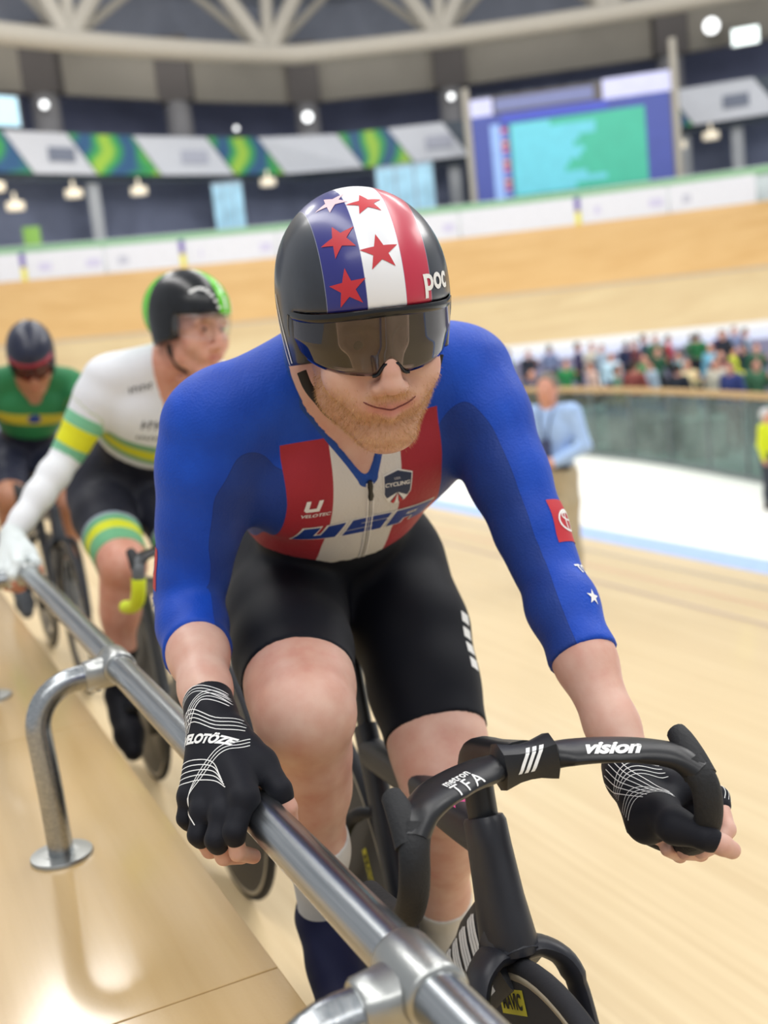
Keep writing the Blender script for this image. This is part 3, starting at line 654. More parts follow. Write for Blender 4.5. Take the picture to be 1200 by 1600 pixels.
def ribbon_vf(pts, w, n=6):
    P = catmull([(x, y, 0) for x, y in pts], n) if len(pts) > 2 else np.array([(x, y, 0) for x, y in pts]); t = np.gradient(P, axis=0); t /= np.linalg.norm(t, axis=1)[:, None]+1e-9; nn = np.stack([-t[:,1], t[:,0]], 1)
    V = [tuple(P[i,:2]+s*nn[i]*w/2) for i in range(len(P)) for s in (-1, 1)]; F = [(2*i, 2*i+1, 2*i+3, 2*i+2) for i in range(len(P)-1)]; return V, F
def merge(*vfs):
    V = []; F = []
    for v, f in vfs: F += [tuple(i+len(V) for i in q) for q in f]; V += list(v)
    return V, F
def shift(vf, dx=0, dy=0, s=1., rot=0.):
    c, sn = math.cos(rot), math.sin(rot); return [((x*c-y*sn)*s+dx, (x*sn+y*c)*s+dy) for x, y in vf[0]], vf[1]
def star(r, rot=math.pi/2, inner=.4): return poly_vf([(math.cos(rot+i*math.pi/5)*(r if i % 2 == 0 else r*inner), math.sin(rot+i*math.pi/5)*(r if i % 2 == 0 else r*inner)) for i in range(10)])
def decal(name, vf, o, u, v, bvh, material, parent, off=.0008, maxedge=.006, reach=.12, cull=.15):
    """print vf (flat, metres) placed at o with axes u, v and pressed along -(u x v) onto the surface"""
    u = unit(u); v = unit(np.asarray(v, float)-u*(u@np.asarray(v, float))); n = np.cross(u, v); bm = bmesh.new(); vs = [bm.verts.new((x, y, 0)) for x, y in vf[0]]
    for f in vf[1]:
        try: bm.faces.new([vs[i] for i in f])
        except ValueError: pass
    bmesh.ops.triangulate(bm, faces=bm.faces)
    for _ in range(5):
        lg = [e for e in bm.edges if e.calc_length() > maxedge]
        if not lg: break
        bmesh.ops.subdivide_edges(bm, edges=lg, cuts=1); bmesh.ops.triangulate(bm, faces=bm.faces)
    dead = []
    for w in bm.verts:
        p = np.asarray(o)+u*w.co.x+v*w.co.y+n*reach; hitp, nr, _, _ = bvh.ray_cast(Vector(p), Vector(-n), reach*2.2)
        if hitp is None or nr.dot(Vector(n)) < cull: dead.append(w)
        else: w.co = hitp+nr*off
    bmesh.ops.delete(bm, geom=dead, context='VERTS'); bmesh.ops.recalc_face_normals(bm, faces=bm.faces)
    me = bpy.data.meshes.new(name); bm.to_mesh(me); bm.free(); ob = link(name, me, material, parent, True); return ob
# ------------------------------------------------------------------ rider in the blue suit: body and clothes
fld, f1 = rider_fields(J1, .004, ((-.04,-.42,.08), (.92,.30,1.46)))
side1, axis1, front1, ch1, pel1 = f1['frame']; CH0 = ch1+front1*.1
elR, wrR, elL, wrL = [np.array(J1[k]) for k in ('elR', 'wrR', 'elL', 'wrL')]
body = U([f1['torso'], f1['neck'], f1['armR'], f1['armL'], f1['legR'], f1['legL']], [.03, .035, .035, .035, .035])
hf, hG = build_head(); hV, hF = nets(hf, hG); hV = relax(hV, hF, 1, .4)
bV, bF = nets(fld, body); bV = relax(bV, bF, 2)
cuffR = wrR+unit(elR-wrR)*.035; cuffL = wrL+unit(elL-wrL)*.012
rf, rG = hand_field(HAND_R, cuffR, .0017, False); rV, rF = nets(rf, rG); lf, lG = hand_field(HAND_L, cuffL, .0017, False); lV, lF = nets(lf, lG)
q = (hV-HC)@HR                                                      # head coordinates of every head vertex
def sm(x, a, b): t = np.clip((x-a)/(b-a), 0, 1); return t*t*(3-2*t)
jaw = sm(-q[:,2], .040, .070)*sm(q[:,1], -.010, .012); mouth = np.exp(-((q[:,0]/.032)**2+((q[:,2]+.0755-6.*q[:,0]**2)/.0085)**2)**2)*sm(q[:,1], .065, .08)
must = np.exp(-((q[:,0]/.034)**2+((q[:,2]+.0605)/.007)**2)**2)*sm(q[:,1], .06, .08)
chk = np.exp(-(((np.abs(q[:,0])-.034)/.020)**2+((q[:,2]+.050)/.022)**2)); under = sm(-q[:,2], .118, .135)
brow = np.exp(-(((np.abs(q[:,0])-.031)/.018)**2+((q[:,2]-.022)/.006)**2)**2)*sm(q[:,1], .05, .07)
hb = np.clip(np.maximum(jaw*(1-.8*chk), must)*(1-mouth)*(1-under), 0, 1)*.5; hb = np.maximum(hb, brow*.7)
nb = len(hV)+len(bV)+len(rV)+len(lV); beard = np.zeros(nb); lips = np.zeros(nb); beard[:len(hV)] = hb; lips[:len(hV)] = mouth*.75
person, _ = bigmesh('person', [(hV, hF), (bV, bF), (rV, rF), (lV, lF)], SKIN, None, dict(beard=beard, lips=lips))
person.location = B1[0]; person.rotation_euler = (0, 0, B1ROT)
tag(person, 'smiling cyclist in blue, red and white suit, one hand on the rail, nearest the camera', 'person')
# jersey
hem_p = CH0-axis1*.228; hem = plane(fld, hem_p, -axis1)
Xs = fld.pts(tuple(slice(0, m) for m in fld.n)); uu = ((Xs[0]-CH0[0])*side1[0]+(Xs[1]-CH0[1])*side1[1]+(Xs[2]-CH0[2])*side1[2]); hem = hem - .06*np.abs(uu+.008)
cutR = plane(fld, lerp(elR, wrR, .46), unit(wrR-elR)+np.array([0,0,.25])); cutL = plane(fld, lerp(elL, wrL, .47), wrL-elL)
jer = U([np.maximum(f1['torso'], hem), np.maximum(f1['armR'], cutR), np.maximum(f1['armL'], cutL)], [.035, .035])-.004
nk1, pit = np.array(J1['neck']), CH0+axis1*(-.037)-side1*.005+front1*.012
ncut = np.minimum(cap_d(Xs, nk1-np.array([.02,0,.0]), HC, .066, .074), cap_d(Xs, nk1+np.array([.02,0,-.03]), pit, .058, .004))
jer = np.maximum(jer, -ncut); jV, jF = nets(fld, jer); jV = relax(jV, jF, 3, .5)
r = jV-CH0; cu, cv, cf = r@side1, r@axis1, r@front1
def seg_d(P, a, b): 
    a = np.asarray(a, float); b = np.asarray(b, float); t = np.clip(((P-a)@(b-a))/((b-a)@(b-a)), 0, 1); return P-a-t[:,None]*(b-a)
arms = []
for s, a in ((-1, 'R'), (1, 'L')):
    S, E, Wv = [np.array(J1[x+a]) for x in ('sh', 'el', 'wr')]
    for p0, p1 in ((S, E), (E, Wv)):
        arms.append((s, seg_d(jV, p0, p1)))
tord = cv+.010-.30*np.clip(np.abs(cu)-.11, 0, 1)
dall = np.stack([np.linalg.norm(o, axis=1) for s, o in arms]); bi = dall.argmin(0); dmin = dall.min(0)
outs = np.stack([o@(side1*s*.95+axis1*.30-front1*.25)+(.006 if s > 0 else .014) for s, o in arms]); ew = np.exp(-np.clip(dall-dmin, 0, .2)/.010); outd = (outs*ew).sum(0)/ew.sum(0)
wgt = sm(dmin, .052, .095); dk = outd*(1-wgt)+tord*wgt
nd = np.minimum(np.linalg.norm(seg_d(jV, nk1-np.array([.02,0,0]), HC), axis=1)-.070, 9.)
tt = np.clip(((jV-nk1-np.array([.02,0,-.03]))@(pit-nk1-np.array([.02,0,-.03])))/((pit-nk1-np.array([.02,0,-.03]))@(pit-nk1-np.array([.02,0,-.03]))), 0, 1)
nd = np.minimum(nd, np.linalg.norm(seg_d(jV, nk1+np.array([.02,0,-.03]), pit), axis=1)-(.058-.054*tt))
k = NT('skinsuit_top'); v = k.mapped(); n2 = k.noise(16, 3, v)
blue = k.ramp(n2, 0, [(.3, lin('#0740ac')), (.7, lin('#0c4bc0'))]); dkb = k.ramp(n2, 0, [(.3, lin('#153684')), (.7, lin('#1a3e92'))])  # second blue: darker inner-sleeve fabric with some of its shading painted in
def gt(a, b): return k.math('GREATER_THAN', a, b)
def lt(a, b): return k.math('LESS_THAN', a, b)
def mul(*a):
    r_ = a[0]
    for b in a[1:]: r_ = k.math('MULTIPLY', r_, b)
    return r_
acu, acv, acf, adk, anb = [k.attr(n_) for n_ in ('cu', 'cv', 'cf', 'dk', 'nb')]
flare = k.math('MULTIPLY', k.math('MAXIMUM', k.math('SUBTRACT', -.05, acv), 0.), .10)
inp = mul(gt(acu, k.math('SUBTRACT', -.116, flare)), lt(acu, k.math('ADD', .106, flare)), lt(acv, k.math('ADD', .024, k.math('MULTIPLY', k.math('ABSOLUTE', acu), -.02))), gt(acf, -.11))
wht = mul(inp, gt(acu, k.math('ADD', -.053, k.math('MULTIPLY', acv, .02))), lt(acu, .046))
seam = lt(k.math('ABSOLUTE', adk), .0006)
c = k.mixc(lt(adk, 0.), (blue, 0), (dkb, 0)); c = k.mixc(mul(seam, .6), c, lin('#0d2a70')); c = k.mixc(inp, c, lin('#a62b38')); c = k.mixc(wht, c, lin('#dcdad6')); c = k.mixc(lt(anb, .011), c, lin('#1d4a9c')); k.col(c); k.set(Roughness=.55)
k.b.inputs['Sheen Weight'].default_value = .05; k.b.inputs['Specular IOR Level'].default_value = .3
vo = k.n('ShaderNodeTexVoronoi'); vo.inputs['Scale'].default_value = 330; k.l(v, 0, vo, 'Vector'); wr_ = k.noise(26, 3, k.mapped((1, 1.6, .7)))
hsum = k.math('ADD', k.math('MULTIPLY', (vo, 0), .25), k.math('MULTIPLY', (wr_, 0), 1.2)); k.bump(hsum[0], 0, .5, .003); SUIT = k.m
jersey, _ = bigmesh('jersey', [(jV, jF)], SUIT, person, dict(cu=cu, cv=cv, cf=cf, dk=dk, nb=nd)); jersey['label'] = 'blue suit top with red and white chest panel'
# shorts
hipR, knR, hipL, knL = [np.array(J1[k_]) for k_ in ('hipR', 'knR', 'hipL', 'knL')]
sR_ = plane(fld, lerp(hipR, knR, .80), unit(knR-hipR)+np.array([0,0,-.12])); sL_ = plane(fld, lerp(hipL, knL, .80), knL-hipL)
sh = U([np.maximum(f1['torso'], -hem-.012), np.maximum(f1['legR'], sR_), np.maximum(f1['legL'], sL_)], [.035, .035])-.0025
sV, sF = nets(fld, sh); sV = relax(sV, sF, 1, .4); shorts, _ = bigmesh('shorts', [(sV, sF)], BLACKF, person); shorts['label'] = 'black lycra legs of the suit'
# socks and shoe covers
for a, t0 in (('R', .58), ('L', .66)):
    K, A, Toe = [np.array(J1[x+a]) for x in ('kn', 'an', 'toe')]; d = unit(A-K)
    sk = np.maximum(f1['leg'+a], -plane(fld, lerp(K, A, t0), d))-.002; sk = np.maximum(np.maximum(sk, plane(fld, A+d*.02, d)), cap_d(Xs, K, A, .075, .043)); w_, x_ = nets(fld, sk); o, _ = bigmesh('sock', [(relax(w_, x_, 1, .4), x_)], SOCKW, person); o['label'] = 'white sock'
    ft = unit(Toe-A); dn = unit(np.cross(ft, np.cross(np.array([0,0,-1.]), ft))); fl2 = Field(np.minimum(A, Toe)-.12, np.maximum(A, Toe)+.12, .004); g = fl2.new(); fd = unit(Toe-A-dn*((Toe-A)@dn)*.4)
    heel = A-fd*.045+dn*.055; ball = Toe+dn*.01; limb(fl2, g, [A+unit(K-A)*.03, A, lerp(A, ball, .6)], [.036,.040,.036], .02); limb(fl2, g, [heel, lerp(heel, ball, .55), ball, ball+fd*.055], [.034,.034,.040,.028], .025)
    w_, x_ = nets(fl2, g); o, _ = bigmesh('shoe', [(w_, x_)], NAVYF, person); o['label'] = 'dark navy shoe cover'
# gloves
gl_bvh = {}
for nm, Hd, cf_ in (('R', HAND_R, cuffR), ('L', HAND_L, cuffL)):
    g_f, g_G = hand_field(Hd, cf_, .0017, True); w_, x_ = nets(g_f, g_G); o, _ = bigmesh('glove', [(relax(w_, x_, 1, .3), x_)], GLOVEF, person); o['label'] = 'black fingerless glove with thin white lines'; gl_bvh[nm] = (bvh_of(o), o)
# beard: short bristles on jaw, chin and upper lip
rs = np.random.default_rng(3); wsel = hb/hb.sum()*(q[:,2] < 0); wsel /= wsel.sum(); ids = rs.choice(len(hV), 9000, p=wsel)
nrm = np.zeros((len(hV), 3)); me_ = person.data; vn = np.array([me_.vertices[i].normal for i in range(len(hV))])
V = []; F = []
for i in ids:
    n_ = vn[i]; p = hV[i]-n_*.0005; d = unit(n_*.9+HR@np.array([q[i,0]*3, .1, -.9])+rs.normal(0, .28, 3)); ln = .0035+.0035*rs.random(); s_ = unit(np.cross(d, rs.normal(0, 1, 3)))*.00022
    b = len(V); V += [p-s_, p+s_, p+d*ln]; F.append((b, b+1, b+2))
k = NT('ginger_bristle'); nz = k.noise(160, 2, k.mapped()); r_ = k.ramp(nz, 0, [(.3, lin('#b0804e')), (.7, lin('#e8c090'))]); k.col((r_, 0)); k.set(Roughness=.5); BRIS = k.m
bo = mesh('beard', V, F, BRIS, person); bo['kind'] = 'stuff'; bo['label'] = 'short ginger beard stubble'
hbv = BVHTree.FromPolygons([Vector(v_) for v_ in hV], [tuple(map(int, f_)) for f_ in hF])
def on_face(x, z, off=0.):
    p_, n_, _, _ = hbv.ray_cast(Vector(hp(x, .20, z)), Vector(-HR[:,1]), .3); return np.array(p_)+np.array(n_)*off
ml = [(x, -.0748+9.5*x*x+.05*abs(x)-.02*x) for x in np.linspace(-.031, .031, 25)]
mo_ = sweep('mouth_line', [on_face(x, z, -.0002) for x, z in ml], [.0005]+[.0011]*23+[.0005], [.0008]+[.0014]*23+[.0008], mat('mouth_line_dark', '#7a3a34', .5), person, up=HR[:,1], nseg=8); mo_['label'] = 'closed smiling mouth line'
for s in (-1, 1):
    sweep('smile_crease', [on_face(s*x, z, -.0006) for x, z in ((.037,-.060),(.0385,-.0635),(.0375,-.068))], [.0003,.0009,.0003], None, mat('crease_skin', '#b27a66', .5), person, up=HR[:,1], nseg=6)
for s in (-1, 1):
    o = lathe('iris', [(.0055,.0),(.0055,.0006),(.002,.001)], HR@np.array([0,1,-.12]), hp(s*.031,.0862,.001), mat('iris_dark', '#3a4652', .2), person, 16)
# ------------------------------------------------------------------ helmet, visor, prints of the blue-suited rider
HCEN, HRAD = np.array([0, -.026, .040]), np.array([.1020, .138, .112])
def helmet_field(h=.0024):
    c = hp(0,-.03,.02); fl = Field(c-.20, c+.20, h); G = fl.new()
    add(fl, G, ('e', hp(*HCEN), HRAD, HR), .01)
    add(fl, G, ('e', hp(0,-.075,.030), (.085,.110,.095), HR), .03)
    for s in (-1, 1):
        add(fl, G, ('e', hp(s*.078,-.020,-.020), (.0225,.058,.070), HR), .02)
    X = fl.pts(tuple(slice(0, m) for m in fl.n)); d = [X[i]-np.float32(HC[i]) for i in range(3)]
    hx, hy, hz = [d[0]*HR[0][i]+d[1]*HR[1][i]+d[2]*HR[2][i] for i in range(3)]
    # face opening: everything in front of the ears below the brow, and the neck
    cutf = np.maximum(np.maximum(-(hy-.030+np.clip(-hz-.02,0,1)*.25), hz-.0465+2.0*hx*hx), -1)
    G = -smin(-G, cutf, .006)
    G = np.maximum(G, -(hz+.050+.35*np.clip(-hy-.02, -.05, .05)))                     # lower edge
    G = np.maximum(G, -(((hx/.082)**2+((hy+.018)/.112)**2+((hz-.012)/.108)**2)**.5-1)*.08)   # hollow for the head
    return fl, G
mf, mG = helmet_field(); mV, mF = nets(mf, mG); mV = relax(mV, mF, 2, .5); r = (mV-HC)@HR
k = NT('helmet_shell'); ax_, az_ = k.attr('hx'), k.attr('hz')
taper = k.math('MULTIPLY', k.math('SUBTRACT', k.attr('hy'), .10), -.05)
xw = ax_
def band(lo, hi): return mul(k.math('GREATER_THAN', xw, lo), k.math('LESS_THAN', xw, hi))
nz = k.noise(30, 3, k.mapped()); blk = k.ramp(nz, 0, [(.3, lin('#20252f')), (.7, lin('#2a303b'))])
c = k.mixc(band(-.062, -.0215), (blk, 0), lin('#23267c')); c = k.mixc(band(-.0215, .0225), c, lin('#eceef2')); c = k.mixc(band(.0225, .056), c, lin('#c02a45'))
edge = k.math('ADD', k.math('ADD', band(-.0628, -.0620), band(-.0218, -.0210)), k.math('ADD', band(.0222, .0230), band(.0557, .0565)))
c = k.mixc(k.math('MULTIPLY', edge, .5), c, lin('#9aa0c0')); k.col(c); k.set(Roughness=.34); k.b.inputs['Coat Weight'].default_value = .35; k.b.inputs['Coat Roughness'].default_value = .16; HELM = k.m
helmet, _ = bigmesh('helmet', [(mV, mF)], HELM, person, dict(hx=r[:,0], hy=r[:,1], hz=r[:,2])); helmet['label'] = 'black aero helmet with blue, white and red stripes and stars'
hb_ = bvh_of(helmet)
def on_helm(x, elev, extra=0.):
    """point and tangent axes on the shell: x across, elev = angle up from straight ahead"""
    ye = math.cos(elev); ze = math.sin(elev); w = math.sqrt(max(0, 1-(x/HRAD[0])**2)); p = HCEN+np.array([x, HRAD[1]*w*ye, HRAD[2]*w*ze])
    n = (p-HCEN)/HRAD**2; n = HR@unit(n); u = unit(np.cross(HR@np.array([0,-math.sin(elev),math.cos(elev)]), n)); v = np.cross(n, u); return hp(*p), u, v, n
STARW = mat('pale_pink_star', '#f0c6cc', .4)
for x, e, rr, m_, rot in [(-.040, 17, .0225, REDINK, .1), (-.040, 47, .0225, REDINK, .25), (-.034, 79, .0215, STARW, .3), (0.0, 35, .0225, REDINK, .05), (0.0, 69, .0225, REDINK, .1)]:
    p, u, v, n = on_helm(x, math.radians(e)); decal('star', star(rr, math.pi/2+rot), p, u, v, hb_, m_, helmet, .0006, .004, .03)
p, u, v, n = on_helm(.066, math.radians(13)); decal('lettering', text_vf('poc', .036, 0, .0010), p+v*.006, u, v, hb_, WHITEINK, helmet, .0008, .004, .05, .02)
# side loop emblem on the rider's right
p0 = hp(-.10,-.01,-.010); decal('emblem', ribbon_vf([(-.020,.048),(-.004,.030),(.012,-.005),(.022,-.042),(.008,-.030),(-.010,.002),(-.020,.030)], .0035), p0, HR@np.array([0,1,0]), HR@np.array([0,0,1]), hb_, WHITEINK, helmet, .0008, .004, .05, .02)
# visor: one curved lens with a nose cut-out
def lens_pt(t, z):
    x = .0985*math.sin(t); y = -.010+.1245*math.cos(t); return x*(1-.10*max(0,-z)/.04), y-.10*max(0., -z)**1.0*abs(math.cos(t)), z
nt, nz_ = 72, 14; V = []; F = []
for i in range(nt+1):
    t = math.radians(-80+160*i/nt); x0 = .0985*math.sin(t); zb = -.029+.020*(abs(t)/math.radians(80))**5; zb += .014*math.exp(-(x0/.0135)**4); zt = .0485-2.0*x0*x0
    for j in range(nz_+1): V.append(hp(*lens_pt(t, zt+(zb-zt)*j/nz_)))
for i in range(nt):
    for j in range(nz_): a = i*(nz_+1)+j; F.append((a, a+1, a+nz_+2, a+nz_+1))
k = NT('smoked_lens'); k.t.nodes.remove(k.b); tb = k.n('ShaderNodeBsdfTransparent'); nzl = k.noise(3, 2, k.mapped()); rl = k.ramp(nzl, 0, [(.3, (.42,.39,.42,1)), (.7, (.50,.46,.49,1))]); k.l(rl, 0, tb, 0)
gb = k.n('ShaderNodeBsdfGlossy'); gb.inputs['Roughness'].default_value = .03; gb.inputs[0].default_value = (.92,.9,.95,1); lw = k.n('ShaderNodeFresnel'); lw.inputs[0].default_value = 1.75
mx = k.n('ShaderNodeMixShader'); k.l(lw, 0, mx, 0); k.l(tb, 0, mx, 1); k.l(gb, 0, mx, 2); k.l(mx, 0, k.out, 0); LENS = k.m
visor = mesh('visor', V, F, LENS, helmet, True); visor['label'] = 'smoked wraparound visor'
sd = visor.modifiers.new('thickness', 'SOLIDIFY'); sd.thickness = .0016
GLOSSB = mat('gloss_black_plastic', '#0c0d11', .18, 0, .05)
top = [hp(*lens_pt(math.radians(a),  .0440-2.0*(.0985*math.sin(math.radians(a)))**2)) for a in np.linspace(-80, 80, 40)]; sweep('visor_frame', top, .0018, .0050, GLOSSB, visor, up=HR[:,2], nseg=8)
low = []
for i in range(nt+1):
    t = math.radians(-80+160*i/nt); x0 = .0985*math.sin(t); zb = -.029+.020*(abs(t)/math.radians(80))**5+.014*math.exp(-(x0/.0135)**4); 
    if abs(x0) < .024: low.append(hp(*lens_pt(t, zb)))
sweep('nose_pad', low, .0022, .0028, GLOSSB, visor, up=HR[:,1], nseg=8)
for s in (-1, 1):
    sweep('visor_hinge', [hp(*lens_pt(math.radians(s*a), z)) for a, z in ((77,.026),(79,.01),(79,-.008),(76,-.022))], .003, .004, GLOSSB, visor, up=HR[:,1], nseg=8)
    sweep('chin_strap', catmull([hp(s*.086,.004,-.050), hp(s*.080,.004,-.070), hp(s*.069,.006,-.088), hp(s*.050,.010,-.112), hp(0,.022,-.136)]), .0012, .006, mat('strap_black', '#14151a', .6, 0, .1), helmet, up=HR[:,0]*s, nseg=8)
# ---- prints on the suit
jb = bvh_of(jersey)
def chest(name, vf, u0, v0, m_, rot=0., off=.0009):
    return decal(name, shift(vf, 0, 0, 1, rot), CH0+side1*u0+axis1*v0, side1, axis1, jb, m_, jersey, off, .005, .12, .05)
def usa_poly(grow=0.):
    g = grow; H = .0175
    def q(a, b, y0, y1, sl=.012): return [(a+sl*(y0/H)*.5-g, y0-g), (b+sl*(y0/H)*.5+g, y0-g), (b+sl*(y1/H)*.5+g, y1+g), (a+sl*(y1/H)*.5-g, y1+g)]
    ps = []
    # U: two uprights joined at the foot
    ps += [q(-.1, -.077, -H, H), q(-.066, -.040, -H, H), q(-.078, -.065, -H, -H*.35)]
    # S: three bars and two short links
    ps += [q(-.030, .028, H*.38, H), q(-.030, .028, -H*.28, H*.28), q(-.030, .028, -H, -H*.38), q(-.030, -.012, 0, H*.6), q(.010, .028, -H*.6, 0)]
    # A
    ps += [q(.036, .058, -H, H), q(.074, .094, -H, H), q(.056, .076, H*.45, H), q(.056, .076, -H*.35, H*.05)]
    return poly_vf(*ps)
USA_U, USA_V = -.006, -.128
chest('lettering', usa_poly(.0026), USA_U, USA_V, WHITEINK, .0, .0008); chest('lettering', usa_poly(0), USA_U, USA_V, BLUEINK, .0, .0014)
# maker's mark on the red panel
chest('emblem', poly_vf([(-.011,.009),(-.005,.009),(-.008,-.004),(.002,-.004),(.006,.009),(.012,.009),(.006,-.010),(-.012,-.010),(-.015,-.006)]), -.084, -.062, WHITEINK)
chest('lettering', text_vf('VELOTEC', .0085, .2, .0002, 1.0, 1.15), -.084, -.080, WHITEINK)
# shield crest
sh_ = lambda s: [(-.019*s,.020*s),(0,.026*s),(.019*s,.020*s),(.018*s,-.008*s),(.011*s,-.021*s),(0,-.026*s),(-.011*s,-.021*s),(-.018*s,-.008*s)]
chest('crest', poly_vf(sh_(1.12)), .036, -.062, WHITEINK, 0, .0008); chest('crest', poly_vf(sh_(1.04)), .036, -.062, NAVYINK, 0, .0012)
chest('crest', text_vf('CYCLING', .0085, 0, .0002, 1., 1.0), .036, -.055, WHITEINK, 0, .0017); chest('crest', text_vf('USA', .005, 0, .0001), .036, -.046, GREYINK, 0, .0017)
chest('crest', poly_vf([(-.0158,-.012),(-.0105,-.0195),(0,-.003)],[(.0158,-.012),(.0105,-.0195),(0,-.003)],[(-.003,-.024),(.003,-.024),(0,-.004)]), .036, -.0655, WHITEINK, 0, .0017); chest('crest', poly_vf([(-.009,-.0205),(-.004,-.0235),(0,-.005)],[(.009,-.0205),(.004,-.0235),(0,-.005)]), .036, -.0655, REDINK, 0, .0019)
# zip with its pull
def jp(u, v, off=.001):
    o = CH0+side1*u+axis1*v+front1*.12; h_, n_, _, _ = jb.ray_cast(Vector(o), Vector(-front1), .3); return np.array(h_)+np.array(n_)*off
zl = [(-.004-.02*max(0,-.10-v)*.9, v) for v in np.linspace(-.046, -.226, 22)]
for du in (-.004, .004): sweep('zip_tape', [jp(u+du, v, .0008) for u, v in zl], .0012, .0010, WHITEINK, jersey, up=front1, nseg=8)
sweep('zip_teeth', [jp(u, v, .0006) for u, v in zl], .0016, .0010, mat('zip_grey', '#b9b7b2', .5), jersey, up=front1, nseg=8)
sweep('zip_pull', [jp(-.004, v, .0035) for v in (-.042,-.050,-.058,-.066,-.072)], [.003,.0042,.003,.0045,.003], [.002]*5, mat('zip_pull_black', '#17181c', .3), jersey, up=front1, nseg=8)
# sleeve patches: red square with ring emblem, brand name, star
def arm_frame(El, Wr, t, out):
    o = lerp(El, Wr, t); a = unit(np.array(Wr)-np.array(El)); n = unit(np.asarray(out)-a*(a@np.asarray(out))); return o, a, n
def ring(r, w, n=28, sx=1.): return [( (math.cos(t)*r*sx, math.sin(t)*r)) for t in np.linspace(0, 2*math.pi, n)], w
def ringvf(rx, ry, w, cx=0, cy=0): return ribbon_vf([(cx+rx*math.cos(t), cy+ry*math.sin(t)) for t in np.linspace(0, 2*math.pi, 20)], w, 2)
shL_, elL_ = np.array(J1['shL']), np.array(J1['elL'])
for S, E, Wv, out, sgn in ((J1['shL'], J1['elL'], J1['wrL'], side1*.74+np.array([.68,0,.1]), 1), (J1['shR'], J1['elR'], J1['wrR'], -side1*.93+np.array([-.42,0,.0]), -1)):
    d = unit(np.array(E)-np.array(S)); tt_ = .86 if sgn > 0 else .80
    o, a, n = arm_frame(S, E, tt_, out); u = unit(np.cross(a, n))*1.0; v = -a; u = unit(np.cross(v, n))
    decal('patch', poly_vf([(-.030,-.030),(.030,-.030),(.030,.030),(-.030,.030)]), o, u, v, jb, REDINK, jersey, .0008, .006, .09, .02)
    decal('emblem', merge(ringvf(.021,.0145,.0028), ringvf(.007,.0145,.0024), ringvf(.0135,.0055,.0024,0,.006)), o, u, v, jb, WHITEINK, jersey, .0014, .004, .09, .02)
    o2, a2, n2 = arm_frame(S, E, 1.10 if sgn > 0 else 1.02, out)
    if sgn > 0: n2 = unit(side1*.52+np.array([.85,0,.2])-a*(a@(side1*.52+np.array([.85,0,.2])))); u = unit(np.cross(v, n2)); o2 = o2+u*.026
    decal('lettering', text_vf('TOYOTA', .019, 0, .0006), o2, u, v, jb, WHITEINK, jersey, .0010, .005, .09, .02)
    if sgn > 0:
        o3, a3, n3 = arm_frame(E, Wv, .28, side1*.52+np.array([.95,0,.3])); u3 = unit(np.cross(-a3, n3)); decal('star', star(.0115), o3, u3, -a3, jb, WHITEINK, jersey, .0010, .004, .09, .02)
# white print on the side of the left thigh
sb_ = bvh_of(shorts); o, a, n = arm_frame(J1['hipL'], J1['knL'], .55, side1*.75+np.array([.66,0,0])); u = unit(np.cross(-a, n))
n = unit([.62,.65,.43]); v = unit(-a-n*(n@(-a))); u = np.cross(v, n)
decal('lettering', merge(*[shift(poly_vf([(-.011,-.009),(.011,-.009),(.011,.009),(-.011,.009)]), .015, .040-.027*i) for i in range(4)]), np.array([.390,.128,.905]), u, v, sb_, WHITEINK, shorts, .0008, .006, .10, .02)
# ---- lines and lettering on the gloves
gR, gRo = gl_bvh['R']; gL, gLo = gl_bvh['L']
W0, Mm = np.array(HAND_R['W'][0]), lerp(HAND_R['M'][0], HAND_R['R'][0], .5); v = unit(W0-Mm); acr = np.array(HAND_R['I'][0])-np.array(HAND_R['Pk'][0]); n = unit(np.cross(acr, v)); n = n if n[0]+n[2] > 0 else -n; u = np.cross(v, n); o = lerp(W0, Mm, .5)
def gline(pts, w=.0009): return ribbon_vf(pts, w, 5)
S = []
for i in range(5): S.append(gline([(-.036,.004-.0055*i),(-.010,-.002-.0055*i),(.012,-.014-.005*i),(.020+.001*i,-.034-.003*i)]))
for i in range(3): S.append(gline([(.044,.006-.004*i),(.020,-.002-.004*i),(-.004,-.018-.004*i),(-.022-.001*i,-.040),(-.016,-.066)]))
for i in range(4): S.append(gline([(-.034,.040-.004*i),(-.008,.052-.0045*i),(.018,.034-.0045*i),(.040,.030-.0045*i)]))
for i in range(4): S.append(gline([(-.026+.004*i,.030),(-.010+.004*i,.052),(.012,.068-.004*i),(.034,.058-.004*i)]))
for i in range(3): S.append(gline([(-.030,.060+.004*i),(-.004,.072+.004*i),(.020,.060+.005*i),(.034,.046+.006*i)]))
decal('line_print', shift(merge(*S), 0, 0, 1.2), o, u, v, gR, WHITEINK, gRo, .0006, .004, .08, .02)
decal('lettering', shift(text_vf('VELOTÖZE', .0150, .25, .0008, .95), 0, 0, 1, -.42), o+v*.017+u*.005, u, v, gR, WHITEINK, gRo, .0009, .004, .08, .02)
